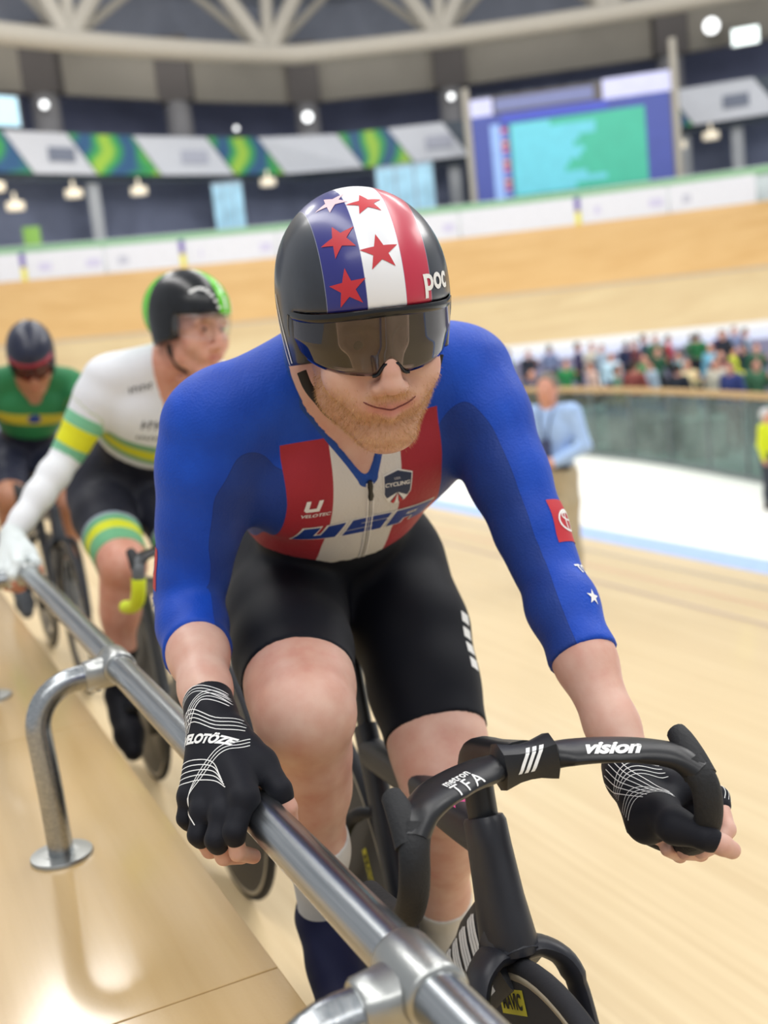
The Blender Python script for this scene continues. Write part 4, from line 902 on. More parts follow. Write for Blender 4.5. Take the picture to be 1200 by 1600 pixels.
# left glove: seen from the thumb side
W0, Mm = np.array(HAND_L['W'][0]), np.array(HAND_L['Th'][1]); v = unit(W0-Mm); n = unit(np.array([1., -.45, .35])-v*(np.array([1., -.45, .35])@v)); u = np.cross(v, n); o = lerp(W0, Mm, .45)
S = [gline([(-.03+.006*i,.055),(-.028+.006*i,.03),(-.02+.006*i,.006),(-.006+.005*i,-.020)]) for i in range(6)] + [gline([(-.03,.030-.005*i),(0,.036-.005*i),(.03,.028-.006*i)]) for i in range(4)] + [gline([(-.035,-.004-.006*i),(-.012,.004-.006*i),(.012,-.012-.004*i),(.026,-.04)]) for i in range(4)]
decal('line_print', merge(*S), o, u, v, gL, WHITEINK, gLo, .0006, .004, .08, .02)
I0, I1 = np.array(HAND_L['I'][0]), np.array(HAND_L['I'][1]); v = unit(np.array(HAND_L['I'][2])-I1)*-1; n = unit(np.array([.85,.35,.5])-v*(np.array([.85,.35,.5])@v)); u = np.cross(v, n)
decal('line_print', merge(*[gline([(-.008+.005*i,.016),(-.007+.005*i,0),(-.009+.005*i,-.010)]) for i in range(4)]), I1, u, v, gL, WHITEINK, gLo, .0006, .003, .05, .02)
# ------------------------------------------------------------------ bicycles
CARB = mat('matte_carbon', '#25272f', .42, 0, .12, 25, .05, 200); CARB2 = mat('satin_black_bar', '#15161a', .38, 0, .1, 30, .06, 300); RUBB = mat('bar_tape_black', '#1a1b1e', .7, 0, .1, 60, .4, 260)
TYRE = mat('tyre_black', '#202127', .75, 0, .1, 40, .15, 200); SIDEW = mat('tyre_sidewall_tan', '#b9ae98', .65, 0, .06); DISC = mat('disc_wheel_black', '#2c2c30', .45, 0, .08, 12); CHROME = mat('hub_silver', '#b4b8bb', .25, 1.0); BLACKG = mat('seat_black', '#18191d', .55)
YEL = mat('yellow_label', '#e6d83a', .5)
def ring_mesh(name, R, prof, c, m, parent, n=72):
    """prof: [(dr, dy)] closed section swept round the y axis"""
    V = []; q = len(prof)
    for i in range(n):
        t = 2*math.pi*i/n
        for dr, dy in prof: V.append((c[0]+(R+dr)*math.cos(t), c[1]+dy, c[2]+(R+dr)*math.sin(t)))
    F = [(i*q+j, ((i+1)%n)*q+j, ((i+1)%n)*q+(j+1)%q, i*q+(j+1)%q) for i in range(n) for j in range(q)]
    o = mesh(name, V, F, m, parent, True); bm = bmesh.new(); bm.from_mesh(o.data); bmesh.ops.recalc_face_normals(bm, faces=bm.faces); bm.to_mesh(o.data); bm.free(); return o
def wheel(name, c, parent, label=True, disc=True):
    R = .334; w = empty(name, c); w.parent = parent
    circ = [(.0115*math.cos(t)-.0115, .0115*math.sin(t)) for t in np.linspace(-2.2, 2.2, 12)]
    ring_mesh('tyre', R, circ, (0,0,0), TYRE, w)
    for s in (-1, 1): ring_mesh('sidewall', R-.0185, [(-.0055, s*.0092), (-.0055, s*.0108), (.0025, s*.0112), (.0035, s*.0095)], (0,0,0), SIDEW, w)
    if disc:
        o = lathe('disc', [(.3125,-.0100), (.24,-.0125), (.10,-.020), (.04,-.026), (.04,.026), (.10,.020), (.24,.0125), (.3125,.0100)], (0,1,0), (0,0,0), DISC, w, 72)
    else:
        ring_mesh('rim', .30, [(.012,-.0095), (.012,.0095), (-.035,.008), (-.045,0), (-.035,-.008)], (0,0,0), DISC, w)
        for i in range(20):
            t = 2*math.pi*i/20; sweep('spoke', [(.02*math.cos(t+.3), .02*(-1)**i, .02*math.sin(t+.3)), (.14*math.cos(t), .01*(-1)**i, .14*math.sin(t)), (.262*math.cos(t), 0, .262*math.sin(t))], .0012, None, CHROME, w, up=(0,1,0), nseg=5)
    lathe('hub', [(.012,-.05), (.018,-.046), (.018,.046), (.012,.05)], (0,1,0), (0,0,0), CHROME, w, 18)
    return w
def bicycle(frame_, rz, label, detail=True, tape=None, frame_mat=None, disc=True):
    fm = frame_mat or CARB; b = empty('track_bicycle', frame_[0], rz); tag(b, label, 'bicycle')
    # frame
    sweep('head_tube', [(.752,0,.788),(.754,0,.783),(.762,0,.757),(.779,0,.70),(.797,0,.648),(.799,0,.641)], [.021,.0235,.0235,.026,.031,.030], [.033,.037,.040,.046,.052,.050], fm, b, up=(1,0,.25), nseg=24, power=2.3)
    sweep('top_tube', catmull([(.745,0,.760),(.62,0,.742),(.42,0,.722),(.235,0,.695)]), [.0205]*19, [.026]*19, fm, b, nseg=20, power=2.8)
    dt = sweep('down_tube', catmull([(.790,0,.648),(.69,0,.555),(.55,0,.42),(.385,0,.285)]), [.022]*19, [.064]*7+[.058]*6+[.050]*6, fm, b, nseg=20, power=2.5)
    sweep('seat_tube', catmull([(.385,0,.285),(.345,0,.40),(.295,0,.54),(.238,0,.685),(.215,0,.735)]), .019, .032, fm, b, up=(1,0,.3), nseg=20, power=2.3)
    sweep('seat_post', [(.222,0,.715),(.195,0,.80),(.158,0,.925)], .012, .024, CARB2, b, up=(1,0,.3), nseg=18)
    for s in (-1, 1):
        sweep('seat_stay', catmull([(.262,s*.012,.60),(.235,s*.032,.592),(.19,s*.043,.55),(.08,s*.058,.41),(0,s*.062,.335)]), .008, .014, fm, b, up=(1,0,1), nseg=12)
        sweep('chain_stay', catmull([(.375,s*.03,.285),(.25,s*.045,.295),(.10,s*.058,.32),(0,s*.062,.335)]), .009, .015, fm, b, nseg=12)
    # saddle
    sd_ = [(-.02,.068,.955),(.03,.070,.960),(.09,.050,.958),(.15,.026,.955),(.21,.019,.953),(.235,.014,.948)]
    sweep('saddle', catmull([(x, 0, z) for x, w, z in sd_]), catmull([(w,0,0) for x, w, z in sd_])[:,0], .018, BLACKG, b, nseg=18, power=2.6)
    # fork
    fk = sweep('fork_crown', catmull([(.786,0,.645),(.802,0,.638),(.814,0,.628)]), .034, .050, fm, b, up=(1,0,0), nseg=20)
    for s in (-1, 1): sweep('fork_leg', catmull([(.808,s*.010,.644),(.820,s*.036,.644),(.836,s*.058,.622),(.858,s*.066,.56),(.905,s*.064,.44),(.945,s*.058,.345),(.952,s*.056,.328)]), [.013]*4+[.0125]*10+[.010]*23, [.030]*4+[.030]*10+[.024]*12+[.018]*11, fm, b, up=(1,0,.3), nseg=16)
    wf = wheel('front_wheel', (.955,0,.335), b, disc=disc); wr = wheel('rear_wheel', (0,0,.335), b, disc=disc)
    # stem and bar
    sweep('steerer_spacer', [(.752,0,.782),(.746,0,.81),(.740,0,.842)], .018, .022, CARB2, b, up=(1,0,.25), nseg=18)
    sweep('stem', catmull([(.738,0,.838),(.762,0,.862),(.825,0,.886),(.888,0,.907)]), catmull([(.020,0,0),(.021,0,0),(.019,0,0),(.022,0,0)])[:,0], catmull([(.026,0,0),(.028,0,0),(.022,0,0),(.020,0,0)])[:,0], CARB2, b, up=(-.3,0,1), nseg=18, power=2.8)
    hb = empty('handlebar', (0,0,0)); hb.parent = b
    cl = sweep('clamp', [(.897,y,.908) for y in (-.034,-.030,-.012,0,.012,.030,.034)], [.018,.024,.020,.0195,.020,.024,.018], [.018,.026,.021,.020,.021,.026,.018], CARB2, hb, up=(0,0,1), nseg=8, power=2.4)
    for s in (-1, 1):
        wing = catmull([(.897,s*.026,.908),(.900,s*.05,.9085),(.914,s*.085,.909),(.938,s*.118,.909),(.966,s*.143,.906),(.984,s*.156,.892)])
        n = len(wing); sweep('bar_wing', wing, np.interp(np.linspace(0,1,n), [0,.2,.5,.8,1], [.018,.028,.029,.019,.014]), np.interp(np.linspace(0,1,n), [0,.2,.5,1], [.014,.0105,.0085,.0135]), CARB2, hb, nseg=18, power=2.2)
        drop = catmull([(.974,s*.150,.902),(.987,s*.158,.885),(.990,s*.161,.862),(.982,s*.163,.834),(.956,s*.164,.803),(.910,s*.165,.782),(.865,s*.166,.771),(.82,s*.168,.764)])
        n = len(drop); cutn = n if tape is None else int(n*.30)
        sweep('drop', drop, .0135, .0155, RUBB if tape is None else fm, hb, up=(0,1,0), nseg=16)
        if tape is not None: sweep('grip', drop[cutn:], .0165, .0175, tape, hb, up=(0,1,0), nseg=16)
        sp = catmull([(.983,s*.158,.888),(.968,s*.159,.902),(.950,s*.160,.914),(.936,s*.161,.920)]); sweep('hood', sp, np.linspace(.0145,.0115,len(sp)), np.linspace(.018,.011,len(sp)), RUBB, hb, up=(0,1,0), nseg=14)
    # cranks, pedals, chainring, chain
    ca = math.radians(49)
    for s, a in ((-1, ca), (1, ca+math.pi)):
        pe = np.array([.385+.17*math.cos(a), s*.072, .28+.17*math.sin(a)]); sweep('crank', [(.385,s*.055,.28), lerp((.385,s*.060,.28), pe, .5), pe], [.012,.010,.009], [.018,.014,.012], CARB2, b, up=(0,1,0), nseg=10)
        box('pedal', pe[0]-.035, pe[0]+.035, pe[1]+s*.045-.035, pe[1]+s*.045+.035, pe[2]-.009, pe[2]+.009, CARB2, b, .004)
    lathe('chainring', [(.095,-.0025),(.100,0),(.095,.0025),(.03,.003)], (0,1,0), (.385,-.044,.28), CARB2, b, 48)
    return b, hb, dt, wf, wr
bike1, bar1, dt1, wf1, wr1 = bicycle(B1, B1ROT, 'dark carbon track bicycle with drop bar under the blue-suited cyclist')
# prints on the near bicycle
bb = bvh_of(dt1); a = unit(np.array([.79-.55,0,.648-.42])); 
def blk(x):
    """one broad slanted letter made of close parallel strokes"""
    return [[(x+.0135*i-.004, -.046+.003*i), (x+.0135*i+.0068, -.046+.003*i), (x+.0135*i+.016, .048-.004*(i==2)), (x+.0135*i+.004, .046)] for i in range(3)] + [[(x+.002, -.046), (x+.030, -.046), (x+.032, -.036), (x+.004, -.036)]]
decal('lettering', poly_vf(*[p for i in range(5) for p in blk(-.13+.052*i)]), np.array([.675,-.02,.541]), a, np.cross((0,-1,0), a), bb, WHITEINK, dt1, .0008, .008, .08, .02)
for ob in [o for o in bar1.children if o.name.startswith('bar_wing')]:
    bw = bvh_of(ob); s = -1 if ob.data.vertices[0].co.y < 0 else 1
    p0, p1 = np.array([.905,s*.055,.909]), np.array([.945,s*.124,.909]); mid = lerp(p0, p1, .5); u = unit(p1-p0)*s; n = unit(np.array([.75,0,.65])-u*(np.array([.75,0,.65])@u)); v = np.cross(n, u)
    if s > 0: decal('lettering', text_vf('vision', .026, .25, .0011, .98), mid, u, v, bw, WHITEINK, ob, .0007, .004, .05, .02)
    else:
        decal('lettering', shift(text_vf('metron', .0125, .15, .0002, 1.05), 0, .006), mid, u, v, bw, WHITEINK, ob, .0007, .003, .05, .02)
        decal('lettering', shift(text_vf('TFA', .020, .2, .0001, 1.5), 0, -.007), mid, u, v, bw, WHITEINK, ob, .0007, .003, .05, .02)
cl = [o for o in bar1.children if o.name.startswith('clamp')][0]; bc = bvh_of(cl); n = unit([.9,0,.42]); u = np.array([0,1.,0]); v = np.cross(n, u)
def slash(x): return [(x-.010,-.012),(x-.0055,-.012),(x+.0105,.012),(x+.006,.012)]
decal('emblem', poly_vf(slash(-.007), slash(.0005), slash(.008)), np.array([.905,0,.912]), u, v, bc, WHITEINK, cl, .0007, .004, .05, .02)
for wh, ang, rad in ((wf1, math.radians(118), .285), (wr1, math.radians(33), .225)):
    dk_ = [o for o in wh.children if o.name.startswith('disc')][0]; bd = bvh_of(dk_)
    c0 = np.array([math.cos(ang)*rad, 0, math.sin(ang)*rad]); tg = np.array([math.sin(ang), 0, -math.cos(ang)]); tg = tg
    n = np.array([0,-1.,0]); u = tg; v = np.cross(n, u)
    decal('label', poly_vf([(-.045,-.014),(.045,-.014),(.045,.014),(-.045,.014)]), c0, u, v, bd, YEL, dk_, .0006, .01, .06, .02); decal('lettering', text_vf('MAVIC', .024, 0, .0009), c0, u, v, bd, mat('black_print', '#1b1b1d', .5), dk_, .0012, .006, .06, .02)
box('decal_strip', .655, .683, -.012, .012, .7732, .7745, PINKINK, bike1)
# ------------------------------------------------------------------ the two riders behind, holding the same rail
def to_local(p, Bf): d = p-Bf[0]; return np.array([d@Bf[1], d@Bf[2], d[2]])
def shift_hand(Hd, Bf, ds):
    return {k_: [tuple(to_local(B1[0]+B1[1]*p[0]+B1[2]*p[1]+ZZ*p[2]+T*ds, Bf)) for p in v_] for k_, v_ in Hd.items()}
def ramp_mat(name, attr, stops, rough=.6, bump=True):
    k = NT(name); a = k.attr(attr); r_ = k.n('ShaderNodeValToRGB'); r_.color_ramp.interpolation = 'CONSTANT'; e = r_.color_ramp.elements
    while len(e) < len(stops): e.new(.5)
    for i, (p, h_) in enumerate(stops): e[i].position = p; e[i].color = lin(h_)
    k.l(a[0], a[1], r_, 0); nz_ = k.noise(20, 3, k.mapped()); c = k.mixc(k.math('MULTIPLY', (nz_, 0), .10), (r_, 0), lin('#808080')); k.col(c); k.set(Roughness=rough); k.b.inputs['Specular IOR Level'].default_value = .3
    wr_ = k.noise(26, 3, k.mapped((1, 1.6, .7))); k.bump(wr_, 0, .3, .002); return k.m
def rider_behind(J, Bf, label, suit, legs, skin, helm, visor_c, hand_ds, head_rot, glove, sleeve_t, short_t, shoe, band, hres=.006):
    global HC, HR, NECK
    J = dict(J); rz = math.atan2(Bf[1][1], Bf[1][0]); HdR = shift_hand(HAND_R, Bf, hand_ds); J['wrR'] = HdR['W'][0]; J['wrL'] = J1['wrL']
    fl, f = rider_fields(J, hres, ((-.04,-.46,.08), (.92,.52,1.50))); side, axis, front, ch, pel = f['frame']; ch0 = ch+front*.1
    HC = np.array(J['head']); HR = head_axes(*head_rot); NECK = np.array(J['neck'])
    hf_, hg = build_head(.0035); hv, hF_ = nets(hf_, hg); b_ = U([f['torso'], f['neck'], f['armR'], f['armL'], f['legR'], f['legL']], [.03, .035, .035, .035, .035]); bv, bF_ = nets(fl, b_)
    eR, wR, eL, wL = [np.array(J[x]) for x in ('elR', 'wrR', 'elL', 'wrL')]; cR = wR+unit(eR-wR)*.04; cL = wL+unit(eL-wL)*.02
    r1, g1 = hand_field(HdR, cR, .003, False); v1, q1 = nets(r1, g1); r2, g2 = hand_field(HAND_L, cL, .003, False); v2, q2 = nets(r2, g2)
    qq = (hv-HC)@HR; mo = np.exp(-((qq[:,0]/.025)**2+((qq[:,2]+.0755)/.0095)**2)**2)*sm(qq[:,1], .07, .085); bw = np.exp(-(((np.abs(qq[:,0])-.031)/.018)**2+((qq[:,2]-.022)/.006)**2)**2)*sm(qq[:,1], .05, .07)*.8
    n_ = len(hv)+len(bv)+len(v1)+len(v2); li = np.zeros(n_); li[:len(hv)] = mo*.8; be = np.zeros(n_); be[:len(hv)] = bw
    per, _ = bigmesh('person', [(hv, hF_), (bv, bF_), (v1, q1), (v2, q2)], skin, None, dict(beard=be, lips=li)); per.location = Bf[0]; per.rotation_euler = (0, 0, rz); tag(per, label, 'person')
    hm = plane(fl, ch0-axis*.235, -axis); cutR_ = plane(fl, lerp(eR, wR, sleeve_t), wR-eR); cutL_ = plane(fl, lerp(eL, wL, sleeve_t), wL-eL)
    je = U([np.maximum(f['torso'], hm), np.maximum(f['armR'], cutR_), np.maximum(f['armL'], cutL_)], [.035, .035])-.004; Xs_ = fl.pts(tuple(slice(0, m) for m in fl.n))
    je = np.maximum(je, -np.minimum(cap_d(Xs_, NECK-np.array([.02,0,0]), HC, .068, .075), cap_d(Xs_, NECK+np.array([.02,0,-.03]), ch0-axis*.01, .066, .030))); jv, jq = nets(fl, je)
    rr = jv-ch0; tv = (rr@axis)/-.235; bd = np.clip(.5*tv, 0, .499)
    for s, a in ((-1, 'R'), (1, 'L')):
        S, E, Wv = [np.array(J[x+a]) for x in ('sh', 'el', 'wr')]
        d1 = np.linalg.norm(seg_d(jv, lerp(S, E, .15), E), axis=1); d2 = np.linalg.norm(seg_d(jv, E, Wv), axis=1); t1 = np.clip(((jv-S)@(E-S))/((E-S)@(E-S)), 0, 1); t2 = np.clip(((jv-E)@(Wv-E))/((Wv-E)@(Wv-E)), 0, 1)
        on = np.minimum(d1, d2) < .064; bd = np.where(on, .5+.25*np.where(d1 < d2, t1, 1+t2), bd)
    jo, _ = bigmesh('jersey', [(jv, jq)], suit, per, dict(bd=np.clip(bd, 0, .999)))
    hR, kR, hL, kL = [np.array(J[x]) for x in ('hipR', 'knR', 'hipL', 'knL')]
    so = U([np.maximum(f['torso'], -hm-.012), np.maximum(f['legR'], plane(fl, lerp(hR, kR, short_t), kR-hR)), np.maximum(f['legL'], plane(fl, lerp(hL, kL, short_t), kL-hL))], [.035, .035])-.003; sv, sq = nets(fl, so)
    tR = ((sv-hR)@(kR-hR))/((kR-hR)@(kR-hR)); tL_ = ((sv-hL)@(kL-hL))/((kL-hL)@(kL-hL)); dR = np.linalg.norm(seg_d(sv, hR, kR), axis=1); dL = np.linalg.norm(seg_d(sv, hL, kL), axis=1)
    sho, _ = bigmesh('shorts', [(sv, sq)], legs, per, dict(bd=np.clip(np.where(dR < dL, tR, tL_), 0, .999)))
    for a in 'RL':
        K, A, Toe = [np.array(J[x+a]) for x in ('kn', 'an', 'toe')]; d = unit(A-K); sk = np.maximum(f['leg'+a], -plane(fl, lerp(K, A, .62), d))-.002; sk = np.maximum(sk, plane(fl, A+d*.02, d)); v_, q_ = nets(fl, sk); bigmesh('sock', [(v_, q_)], shoe[1], per)
        ft = unit(Toe-A); dn = unit(np.cross(ft, np.cross(np.array([0,0,-1.]), ft))); f2_ = Field(np.minimum(A, Toe)-.12, np.maximum(A, Toe)+.12, .006); g = f2_.new(); fd = unit(Toe-A-dn*((Toe-A)@dn)*.4)
        heel = A-fd*.045+dn*.055; ball = Toe+dn*.01; limb(f2_, g, [A+unit(K-A)*.03, A, lerp(A, ball, .6)], [.036,.040,.036], .02); limb(f2_, g, [heel, lerp(heel, ball, .55), ball, ball+fd*.055], [.034,.034,.040,.028], .025); v_, q_ = nets(f2_, g); bigmesh('shoe', [(v_, q_)], shoe[0], per)
    for nm, Hd, c_ in (('R', HdR, cR), ('L', HAND_L, cL)):
        gf_, gG = hand_field(Hd, c_, .003, True); v_, q_ = nets(gf_, gG); bigmesh('glove', [(v_, q_)], glove, per)
    mf_, mg = helmet_field(.0036); mv, mq = nets(mf_, mg); mv = relax(mv, mq, 2, .5); rr = (mv-HC)@HR; he, _ = bigmesh('helmet', [(mv, mq)], helm, per, dict(hx=rr[:,0], hy=rr[:,1], hz=rr[:,2]))
    V = []; F = []; nt_ = 36
    for i in range(nt_+1):
        t = math.radians(-80+160*i/nt_); x0 = .0985*math.sin(t); zb = -.029+.020*(abs(t)/math.radians(80))**5+.014*math.exp(-(x0/.0135)**4); zt = .0485-2.0*x0*x0
        for j in range(7): V.append(hp(*lens_pt(t, zt+(zb-zt)*j/6)))
    for i in range(nt_):
        for j in range(6): F.append((i*7+j, i*7+j+1, i*7+j+8, i*7+j+7))
    vi = mesh('visor', V, F, visor_c, he, True); vi.modifiers.new('thickness', 'SOLIDIFY').thickness = .0016
    for s in (-1, 1): sweep('chin_strap', catmull([hp(s*.086,.004,-.050), hp(s*.080,.004,-.070), hp(s*.069,.006,-.088), hp(s*.050,.010,-.112), hp(0,.022,-.136)]), .0025, .008, mat('strap_black', '#14151a', .6, 0, .1), he, up=HR[:,0]*s, nseg=8)
    for s in (-1, 1): lathe('iris', [(.0055,.0),(.0055,.0006),(.002,.001)], HR@np.array([0,1,-.12]), hp(s*.031,.0862,.001), mat('iris_dark', '#3a4652', .2), per, 12)
    return per, jo, sho, he, (side, axis, front, ch0)
def clear_lens(name, tint, gloss=.06):
    k = NT(name); k.t.nodes.remove(k.b); tb = k.n('ShaderNodeBsdfTransparent'); nz_ = k.noise(3, 2, k.mapped()); r_ = k.ramp(nz_, 0, [(.3, tint), (.7, tuple(min(1, x*1.05) for x in tint[:3])+(1,))]); k.l(r_, 0, tb, 0); gb = k.n('ShaderNodeBsdfGlossy'); gb.inputs['Roughness'].default_value = .05
    mx_ = k.n('ShaderNodeMixShader'); mx_.inputs[0].default_value = gloss; k.l(tb, 0, mx_, 1); k.l(gb, 0, mx_, 2); k.l(mx_, 0, k.out, 0); return k.m
B2 = bike_frame(3.62, .70, 0.0); B3 = bike_frame(5.75, .70, 0.0)
J2 = dict(J1); J2.update(shR=(.415,-.055,1.330), elR=(.370,-.190,1.125), shL=(.40,.300,1.265), elL=(.60,.285,1.04), neck=(.475,.135,1.355), head=(.545,.178,1.452), pelvis=(.17,.0,1.01), hipR=(.19,-.09,.98), knR=(.555,-.108,.82), anR=(.43,-.148,.43), toeR=(.54,-.155,.345), hipL=(.19,.09,.98), knL=(.52,.10,.76), anL=(.30,.09,.36), toeL=(.37,.095,.19), bulk=.97)
SUIT2 = ramp_mat('white_suit_banded', 'bd', [(0,'#e6e8ee'), (.300,'#7fae84'), (.350,'#d8d62c'), (.415,'#7fae84'), (.450,'#e6e8ee'), (.615,'#7dc49c'), (.650,'#e8e81e'), (.710,'#7dc49c'), (.745,'#eef0f4')])
LEGS2 = ramp_mat('black_legs_banded', 'bd', [(0,'#16182a'), (.60,'#9aa6b4'), (.63,'#6fb486'), (.69,'#dce228'), (.78,'#6fb486')])
k = NT('green_black_helmet'); xa, ya, za = k.attr('hx'), k.attr('hy'), k.attr('hz'); gr = k.math('ADD', mul(k.math('GREATER_THAN', xa, -.002), k.math('GREATER_THAN', ya, -.06)), k.math('LESS_THAN', ya, -.080)); gr = k.math('MINIMUM', gr, 1.)
nz = k.noise(40, 3, k.mapped()); r_ = k.ramp(nz, 0, [(.3, lin('#0c0e12')), (.7, lin('#171a20'))]); c = k.mixc(gr, (r_, 0), lin('#62c922')); k.col(c); k.set(Roughness=.25); HELM2 = k.m
rider2, jersey2, shorts2, helmet2, fr2 = rider_behind(J2, B2, 'cyclist in white suit with green and yellow bands, wearing a green and black helmet', SUIT2, LEGS2, SKIN2, HELM2, clear_lens('clear_lens', (.95,.95,.96,1)), 1.88, (math.radians(22), math.radians(12), math.radians(-4)), fabric('white_glove', '#dfe6e6'), .94, .90, (fabric('black_shoe', '#15161d'), BLACKF), None)
h2 = bvh_of(helmet2)
for i in range(9):
    t = i/8; x = -.062+.058*t; e = math.radians(40-30*t+14*math.sin(t*3)); p, u, v, n = on_helm(x, e); decal('dot_print', poly_vf([(.0065*math.cos(a_), .0045*math.sin(a_)) for a_ in np.linspace(0, 6.28, 9)[:-1]]), p, u, v, h2, WHITEINK, helmet2, .001, .005, .05, .02)
for xs_ in ([(.018,8),(.024,30),(.022,55)], [(.05,4),(.062,20),(.055,45)]):
    for (xa_, ea), (xb_, eb) in zip(xs_[:-1], xs_[1:]):
        p, u, v, n = on_helm((xa_+xb_)/2, math.radians((ea+eb)/2)); decal('stripe_print', poly_vf([(-.004,-.018),(.004,-.018),(.004,.018),(-.004,.018)]), p, u, v, h2, WHITEINK, helmet2, .001, .006, .05, .02)
j2b = bvh_of(jersey2); sd2, ax2, fr2_, c2 = fr2; DARKINK = mat('dark_print', '#3a3d48', .6)
def marks(nm, u0, v0, w, h, n, rot=0.):
    rs_ = np.random.default_rng(int(abs(u0*1e4))+n); ps = []
    for i in range(n):
        x = -w/2+w*i/n; g_ = w/n; ps += [[(x+.1*g_,-h/2),(x+.38*g_,-h/2),(x+.48*g_,h/2),(x+.2*g_,h/2)], [(x+.1*g_,-h*.1+h*.3*(i%2)),(x+.85*g_,-h*.1+h*.3*(i%2)),(x+.85*g_,h*.14+h*.3*(i%2)),(x+.1*g_,h*.14+h*.3*(i%2))]]
    decal(nm, shift(poly_vf(*ps), 0, 0, 1, rot), c2+sd2*u0+ax2*v0, sd2, ax2, j2b, DARKINK, jersey2, .0012, .008, .15, .02)
marks('sponsor_print', -.045, -.062, .075, .026, 4); marks('sponsor_print', -.045, -.105, .075, .014, 6); marks('sponsor_print', -.105, .030, .070, .018, 6, .35)
s2b = bvh_of(shorts2)
bike2, bar2, dt2, wf2, wr2 = bicycle(B2, math.atan2(B2[1][1], B2[1][0]), 'grey track bicycle with lime yellow drop grips under the white-suited cyclist', tape=mat('lime_grip', '#d6e62a', .6), frame_mat=mat('graphite_frame', '#5a5d60', .35), disc=True)
# third rider
J3 = dict(J1); J3.update(shR=(.40,-.135,1.335), elR=(.36,-.25,1.10), shL=(.40,.215,1.30), elL=(.58,.24,1.04), neck=(.47,.035,1.36), head=(.565,.03,1.425), pelvis=(.17,0,1.01), hipR=(.19,-.09,.98), knR=(.57,-.15,.83), anR=(.44,-.15,.44), toeR=(.55,-.155,.355), hipL=(.19,.09,.98), knL=(.52,.10,.76), anL=(.30,.09,.36), toeL=(.37,.095,.19), bulk=.97)
SUIT3 = ramp_mat('green_suit_banded', 'bd', [(0,'#1f7a48'), (.17,'#c2b52e'), (.30,'#1f7a48'), (.62,'#3fae3f'), (.80,'#1f7a48')])
LEGS3 = ramp_mat('navy_legs', 'bd', [(0,'#161a33'), (.90,'#c9d24a'), (.96,'#5aa05a')])
k = NT('navy_red_helmet'); za, ya = k.attr('hz'), k.attr('hy'); nz = k.noise(40, 3, k.mapped()); r_ = k.ramp(nz, 0, [(.3, lin('#151a30')), (.7, lin('#1d233c'))]); c = k.mixc(mul(k.math('GREATER_THAN', ya, .03), k.math('LESS_THAN', za, .064)), (r_, 0), lin('#a02040')); k.col(c); k.set(Roughness=.35); HELM3 = k.m
rider3, jersey3, shorts3, helmet3, fr3 = rider_behind(J3, B3, 'cyclist in green suit with yellow chest band and dark helmet, head bowed, farthest left', SUIT3, LEGS3, SKIN3, HELM3, clear_lens('red_lens', (.55,.16,.22,1)), 3.9, (math.radians(-12), math.radians(40), 0.), fabric('dark_glove', '#20242c'), .2, .88, (fabric('grey_shoe', '#54585f'), BLACKF), None, .008)
sd3, ax3, fr3_, c3 = fr3; decal('disc_print', poly_vf([(.030*math.cos(a_), .024*math.sin(a_)) for a_ in np.linspace(0, 6.28, 15)[:-1]]), c3+sd3*.0-ax3*.105, sd3, ax3, bvh_of(jersey3), BLUEINK, jersey3, .0012, .01, .15, .02)
bike3, *_ = bicycle(B3, math.atan2(B3[1][1], B3[1][0]), 'dark track bicycle under the green-suited cyclist at far left', frame_mat=mat('slate_frame', '#2c3038', .4), disc=False)
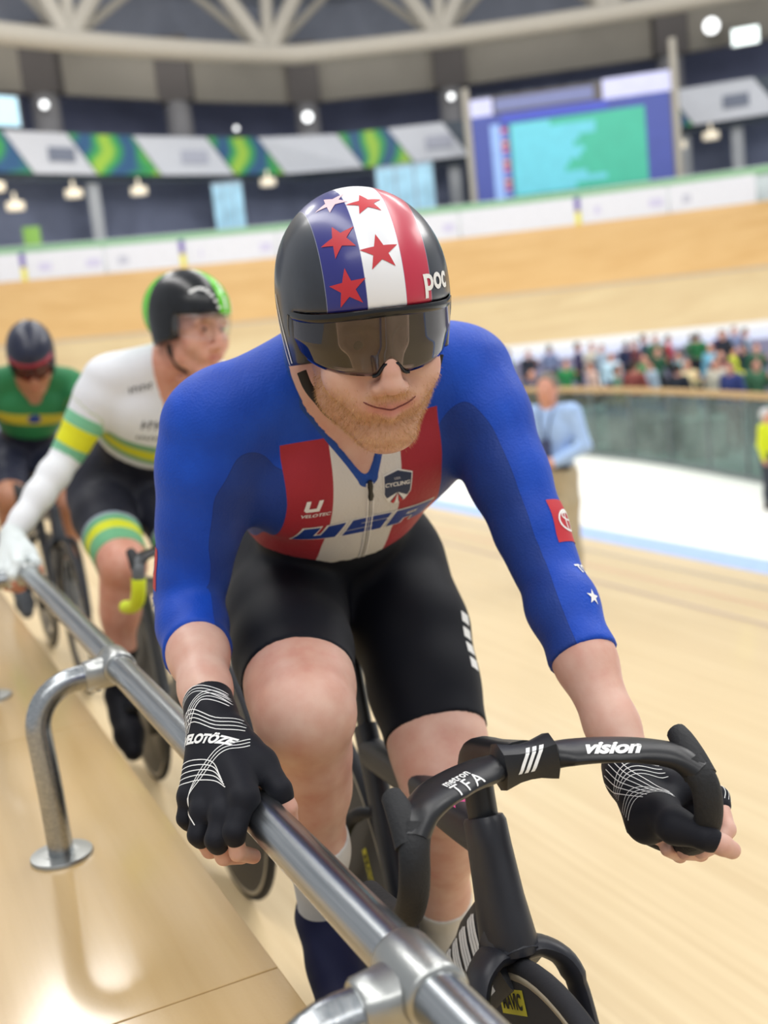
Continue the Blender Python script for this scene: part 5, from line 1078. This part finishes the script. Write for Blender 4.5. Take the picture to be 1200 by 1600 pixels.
# ------------------------------------------------------------------ people on the infield
def figure_meshes(hres, pose, detail=True):
    """standing person, x forward, y left, z up from the floor, 1.76 m; returns part meshes"""
    fl = Field((-.30,-.42,-.02), (.50,.42,1.82), hres); X = fl.pts(tuple(slice(0, m) for m in fl.n)); lo = fl.new(); up = fl.new(); ar = fl.new(); hd = fl.new()
    for s in (-1, 1):
        limb(fl, lo, [(0,s*.085,.93),(.012,s*.10,.72),(.015,s*.105,.50),(-.012,s*.108,.30),(-.01,s*.11,.09)], [.098,.085,.064,.058,.046], .03)
        limb(fl, lo, [(-.035,s*.11,.045),(.06,s*.12,.045),(.155,s*.13,.035)], [.042,.044,.034], .03)
    add(fl, lo, ('e', (-.01,0,.96), (.115,.165,.13)), .05)
    add(fl, up, ('e', (0,0,1.05), (.112,.155,.17)), .05); add(fl, up, ('e', (0,0,1.28), (.118,.170,.19)), .05); add(fl, up, ('c', (-.01,-.155,1.43), (-.01,.155,1.43), .066, .066), .05)
    for s in (-1, 1):
        el, wr, ha = [np.array(p)*np.array([1,s,1]) for p in pose[0 if s < 0 else 1]]
        limb(fl, ar, [(-.01,s*.19,1.425), el, wr], [.060,.046,.034], .03); limb(fl, hd, [wr, lerp(wr, ha, .5), ha], [.030,.040,.030], .02)
        for i in range(4): limb(fl, hd, [lerp(wr, ha, .6)+np.array([0,0,.026-.017*i]), ha+np.array([.035,-s*.02,.022-.016*i])], [.010,.009], .006)
    add(fl, hd, ('c', (-.01,0,1.42), (.015,0,1.56), .066, .062), .03); add(fl, hd, ('e', (.005,0,1.630), (.098,.078,.112)), .03); add(fl, hd, ('e', (.045,0,1.575), (.054,.058,.072)), .03)
    add(fl, hd, ('c', (.100,0,1.635), (.117,0,1.60), .011, .014), .01)
    for s in (-1, 1): add(fl, hd, ('e', (0,s*.080,1.62), (.018,.010,.028)), .006)
    skin_ = U([hd, ar, lo, up], [.02,.03,.03]); P_ = {}; P_['body'] = nets(fl, skin_)
    zz = X[2]
    shirt = U([np.maximum(up, -(zz-.95)), ar], [.04])-.010; shirt = np.maximum(shirt, -(np.sqrt(X[0]**2+X[1]**2+((zz-1.57)*1.0)**2)-.078)); P_['shirt'] = nets(fl, shirt)
    tr_f = np.maximum(lo-.010, -(zz-.085)); P_['trousers'] = nets(fl, np.maximum(tr_f, zz-1.02)); P_['shoe'] = nets(fl, np.maximum(lo-.006, zz-.095))
    hair = fl.new(); add(fl, hair, ('e', (-.012,0,1.650), (.104,.087,.112)), .01); hair = np.maximum(hair, -(zz-1.575+(X[0]+.02)*-1.0)); hair = np.maximum(hair, X[0]-.075+.35*(1.735-zz)); P_['hair'] = nets(fl, hair)
    return P_
POSE_FOLD = (((.02,.27,1.16),(.20,.10,1.06),(.24,.03,1.05)), ((.02,.27,1.16),(.21,.09,1.07),(.25,.02,1.06)))
POSE_DOWN = (((-.03,.25,1.15),(.03,.25,.90),(.05,.24,.82)), ((-.03,.25,1.15),(.03,.25,.90),(.05,.24,.82)))
POSE_ONE = (((-.03,.25,1.15),(.03,.25,.90),(.05,.24,.82)), ((.04,.26,1.18),(.20,.20,1.34),(.22,.17,1.42)))
def mesh_of(nm, vf): o, _ = bigmesh(nm, [vf]); me = o.data; bpy.data.objects.remove(o); return me
def put_person(parts, loc, rz, cols, label, group=None, scale=1., skin=None, hide=()):
    b = bpy.data.objects.new('person', parts['body']); COL.objects.link(b); b.location = loc; b.rotation_euler = (0, 0, rz); b.scale = (scale,)*3; tag(b, label, 'person', group)
    def setm(o, m):
        if not o.data.materials: o.data.materials.append(None)
        o.material_slots[0].link = 'OBJECT'; o.material_slots[0].material = m
    setm(b, skin or SKIN2)
    for k_ in ('shirt', 'trousers', 'shoe', 'hair'):
        o = bpy.data.objects.new(k_, parts[k_]); COL.objects.link(o); o.parent = b; setm(o, cols[k_])
    return b
fabm = {}
def fab(h): 
    if h not in fabm: fabm[h] = fabric('cloth_'+h.strip('#'), h, .75)
    return fabm[h]
official = {k_: mesh_of(k_, v_) for k_, v_ in figure_meshes(.011, POSE_FOLD).items()}
for me in official.values(): me.polygons.foreach_set('use_smooth', [True]*len(me.polygons))
ol, os_ = 4.93, 7.50; p = TL(ol, os_, trackz(ol)+.02); face = math.atan2(-p[1], -p[0])
off_p = put_person(official, p, face-.35, dict(shirt=fab('#a9c6f0'), trousers=fab('#b7ab92'), shoe=fab('#2a2a2c'), hair=fab('#7a746c')), 'grey-haired man in light blue shirt and khaki trousers, standing on the track')
off_p.rotation_euler[2] = face-.35
LANY = mat('lanyard_slate', '#3f4a70', .6); sweep('lanyard', catmull([(.02,-.07,1.50),(.115,-.045,1.40),(.152,-.012,1.22),(.152,.012,1.22),(.115,.045,1.40),(.02,.07,1.50)]), .004, .014, LANY, off_p, up=(1,0,0), nseg=6); box('badge', .148, .158, -.045, .045, 1.10, 1.24, LANY, off_p, .003); box('belt', -.10, .118, -.155, .155, .985, 1.02, mat('belt_dark', '#33302e', .5), off_p, .02)
crowd = []
for ps in (POSE_DOWN, POSE_ONE, POSE_FOLD):
    d = {k_: mesh_of(k_, v_) for k_, v_ in figure_meshes(.024, ps, False).items()}
    for me in d.values(): me.polygons.foreach_set('use_smooth', [True]*len(me.polygons))
    crowd.append(d)
CR_ = [  # bearing column, distance, shirt, trousers, hair, words
 (792, 30, '#c9ccd2', '#3a4152', '#4a3a2e', 'person in pale grey top, leftmost of the infield group'),
 (905, 31, '#2f7d4a', '#2a2c33', '#2e2822', 'person in green top right behind the light blue shirted man'),
 (925, 34, '#3b3558', '#23252c', '#1f1c1a', 'person in dark violet top at the back, beside the green top'),
 (944, 29, '#d2b2a6', '#4a4a55', '#5a4030', 'person in pale pink top standing near the glass fence'),
 (975, 32, '#bcd8e8', '#3d465e', '#3a2e26', 'person in very pale blue top in the infield group'),
 (1000, 35, '#2c3350', '#2a2c33', '#1f1c1a', 'person in navy top at the back of the infield group'),
 (1028, 30, '#3f8a58', '#2f3340', '#2a221c', 'person in mid green top at the middle of the infield group'),
 (1048, 32, '#27503a', '#20232a', '#1f1c1a', 'person in dark green top half hidden in the infield group'),
 (1066, 36, '#b23a4a', '#2c2430', '#2a221c', 'person in red top at the back of the infield group'),
 (1082, 29, '#6fb6c0', '#39424c', '#3a2e26', 'person in turquoise top in the infield group'),
 (1092, 26, '#e2d2a4', '#8a8068', '#7a5a38', 'person in cream top close behind the timber fence rail'),
 (1112, 34, '#2d6b42', '#22252c', '#1f1c1a', 'person in bottle green top right of the cream top'),
 (1132, 31, '#79b8d4', '#3a4152', '#4a3a2e', 'person in sky blue top on the right of the infield group'),
 (1148, 36, '#5a3f7a', '#2a2634', '#1f1c1a', 'person in purple top at the back right of the infield group'),
 (1165, 29, '#c2cc3a', '#4a4e3a', '#2a221c', 'person in lime top behind the fence near the right edge'),
 (1182, 32, '#23303a', '#1f2228', '#1f1c1a', 'person in near-black top near the right edge'),
 (1202, 30, '#2f5a45', '#2a2c33', '#2a221c', 'person in dull green top at the right edge of the infield group'),
 (1010, 25, '#8a4a46', '#4c4644', '#3a2e26', 'person in brownish red top seen through the fence glass'),
 (1160, 23, '#38427a', '#7a4a48', '#3a2e26', 'person in dark blue top and reddish trousers seen through the glass'),
]
cols_ = ['#3c4a63', '#5f7f6a', '#9fb2c4', '#6d3f45', '#2b2f3a', '#c8c3b4', '#41694f', '#7a86a8']; words = ['slate', 'sage green', 'pale steel', 'maroon', 'charcoal', 'ivory', 'forest green', 'dusty blue']
for i in range(8): CR_.append((850+45*i, 21.6+.5*((i*5) % 4)+(8-i)*.62, cols_[i], ['#2f3440', '#4a4640', '#39413c'][i % 3], '#2e2822', 'person in '+words[i]+' top close behind the fence glass'))
for i in range(12): CR_.append((815+33*i, 34.2+.7*(i % 3), cols_[(i*3+1) % 8], '#2a2d36', '#2e2822', 'person in '+words[(i*3+1) % 8]+' top on the raised back row, '+ORD[i]+' from the left'))
V, F = [], []
AA = np.radians(np.linspace(4, 21, 18))
for a_ in AA: V += [ap(a_, R_, z_) for R_, z_ in ((33.0, zi), (33.0, zi+.30), (37.0, zi+.30), (37.0, zi))]
F = [(i*4+j, i*4+(j+1) % 4, (i+1)*4+(j+1) % 4, (i+1)*4+j) for i in range(len(AA)-1) for j in range(4)]+[(0,1,2,3), tuple((len(AA)-1)*4+j for j in (3,2,1,0))]
struct(mesh('floor_riser', V, F, mat('riser_grey', '#5d6270', .7)))
placed = [np.array(ap(az(px_), d_, 0)) for px_, d_ in ((1005,24.2), (1058,23.4), (930,26.2), (1115,22.2), (1018,24.2), (917,26.2))]
for i, (px, d, sh_c, tr_c, ha_c, lab) in enumerate(CR_):
    while any(np.hypot(*(np.array(ap(az(px), d, 0))-q_)[:2]) < .72 for q_ in placed): px += 8
    placed.append(np.array(ap(az(px), d, 0)))
    loc = np.array(ap(az(px), d, zi+(.31 if d > 33.05 else .012))); put_person(crowd[i % 3], loc, math.atan2(-loc[1], -loc[0])+[-.6,.4,1.6,-1.2,.2,2.6][i % 6], dict(shirt=fab(sh_c), trousers=fab(tr_c), shoe=fab('#2a2a2c'), hair=fab(ha_c)), lab, 'people on the infield', .96+.02*(i*7 % 5))
loc = np.array(ap(az(1212), 16.2, zi)); put_person(crowd[0], loc, math.atan2(-loc[1], -loc[0])+1.2, dict(shirt=fab('#d8e22c'), trousers=fab('#3a3f48'), shoe=fab('#2a2a2c'), hair=fab('#cfcfcf')), 'person in bright lime vest in front of the glass at the right edge', None, .80)
# infield floor and things standing behind the glass
V = [tuple(p_+np.array([0,0,.006])) for p_ in GP] + [ap(a_, 38.2, zi+.006) for a_ in np.radians(np.linspace(32, 1, 14))]
struct(mesh('floor_infield', V, [tuple(range(len(V)))[::-1]], mat('infield_grey_green', '#73827e', .6, var=.15, nscale=.6)))
for i, (px, d, w, h_, c_, lab) in enumerate([(1005, 24.2, 1.1, 1.05, '#5f6360', 'large grey equipment case behind the fence glass'), (1058, 23.4, .7, .7, '#3f4a4a', 'smaller dark equipment case behind the fence glass'), (930, 26.2, .9, .8, '#9aa7a2', 'pale grey equipment case behind the glass near the man in light blue'), (1115, 22.2, .8, .75, '#6f8078', 'green-grey equipment case behind the fence glass')]):
    loc = np.array(ap(az(px), d, zi+.008)); e = empty('equipment_case', loc, -az(px)); tag(e, lab, 'case'); m_ = mat('case_'+c_.strip('#'), c_, .6, var=.15)
    box('body', -w/2, w/2, -.3, .3, .05, h_-.12, m_, e, .02); box('lid', -w/2-.01, w/2+.01, -.31, .31, h_-.12, h_, m_, e, .03)
    for sx in (-1, 1): box('latch', sx*w*.3-.04, sx*w*.3+.04, -.33, -.30, h_-.2, h_-.08, CHROME, e, .005)
    for sx in (-1, 1):
        for sy in (-1, 1): lathe('castor', [(.025,-.02),(.025,.02)], (1,0,0), (sx*w*.4, sy*.24, .025), BLACKG, e, 10)
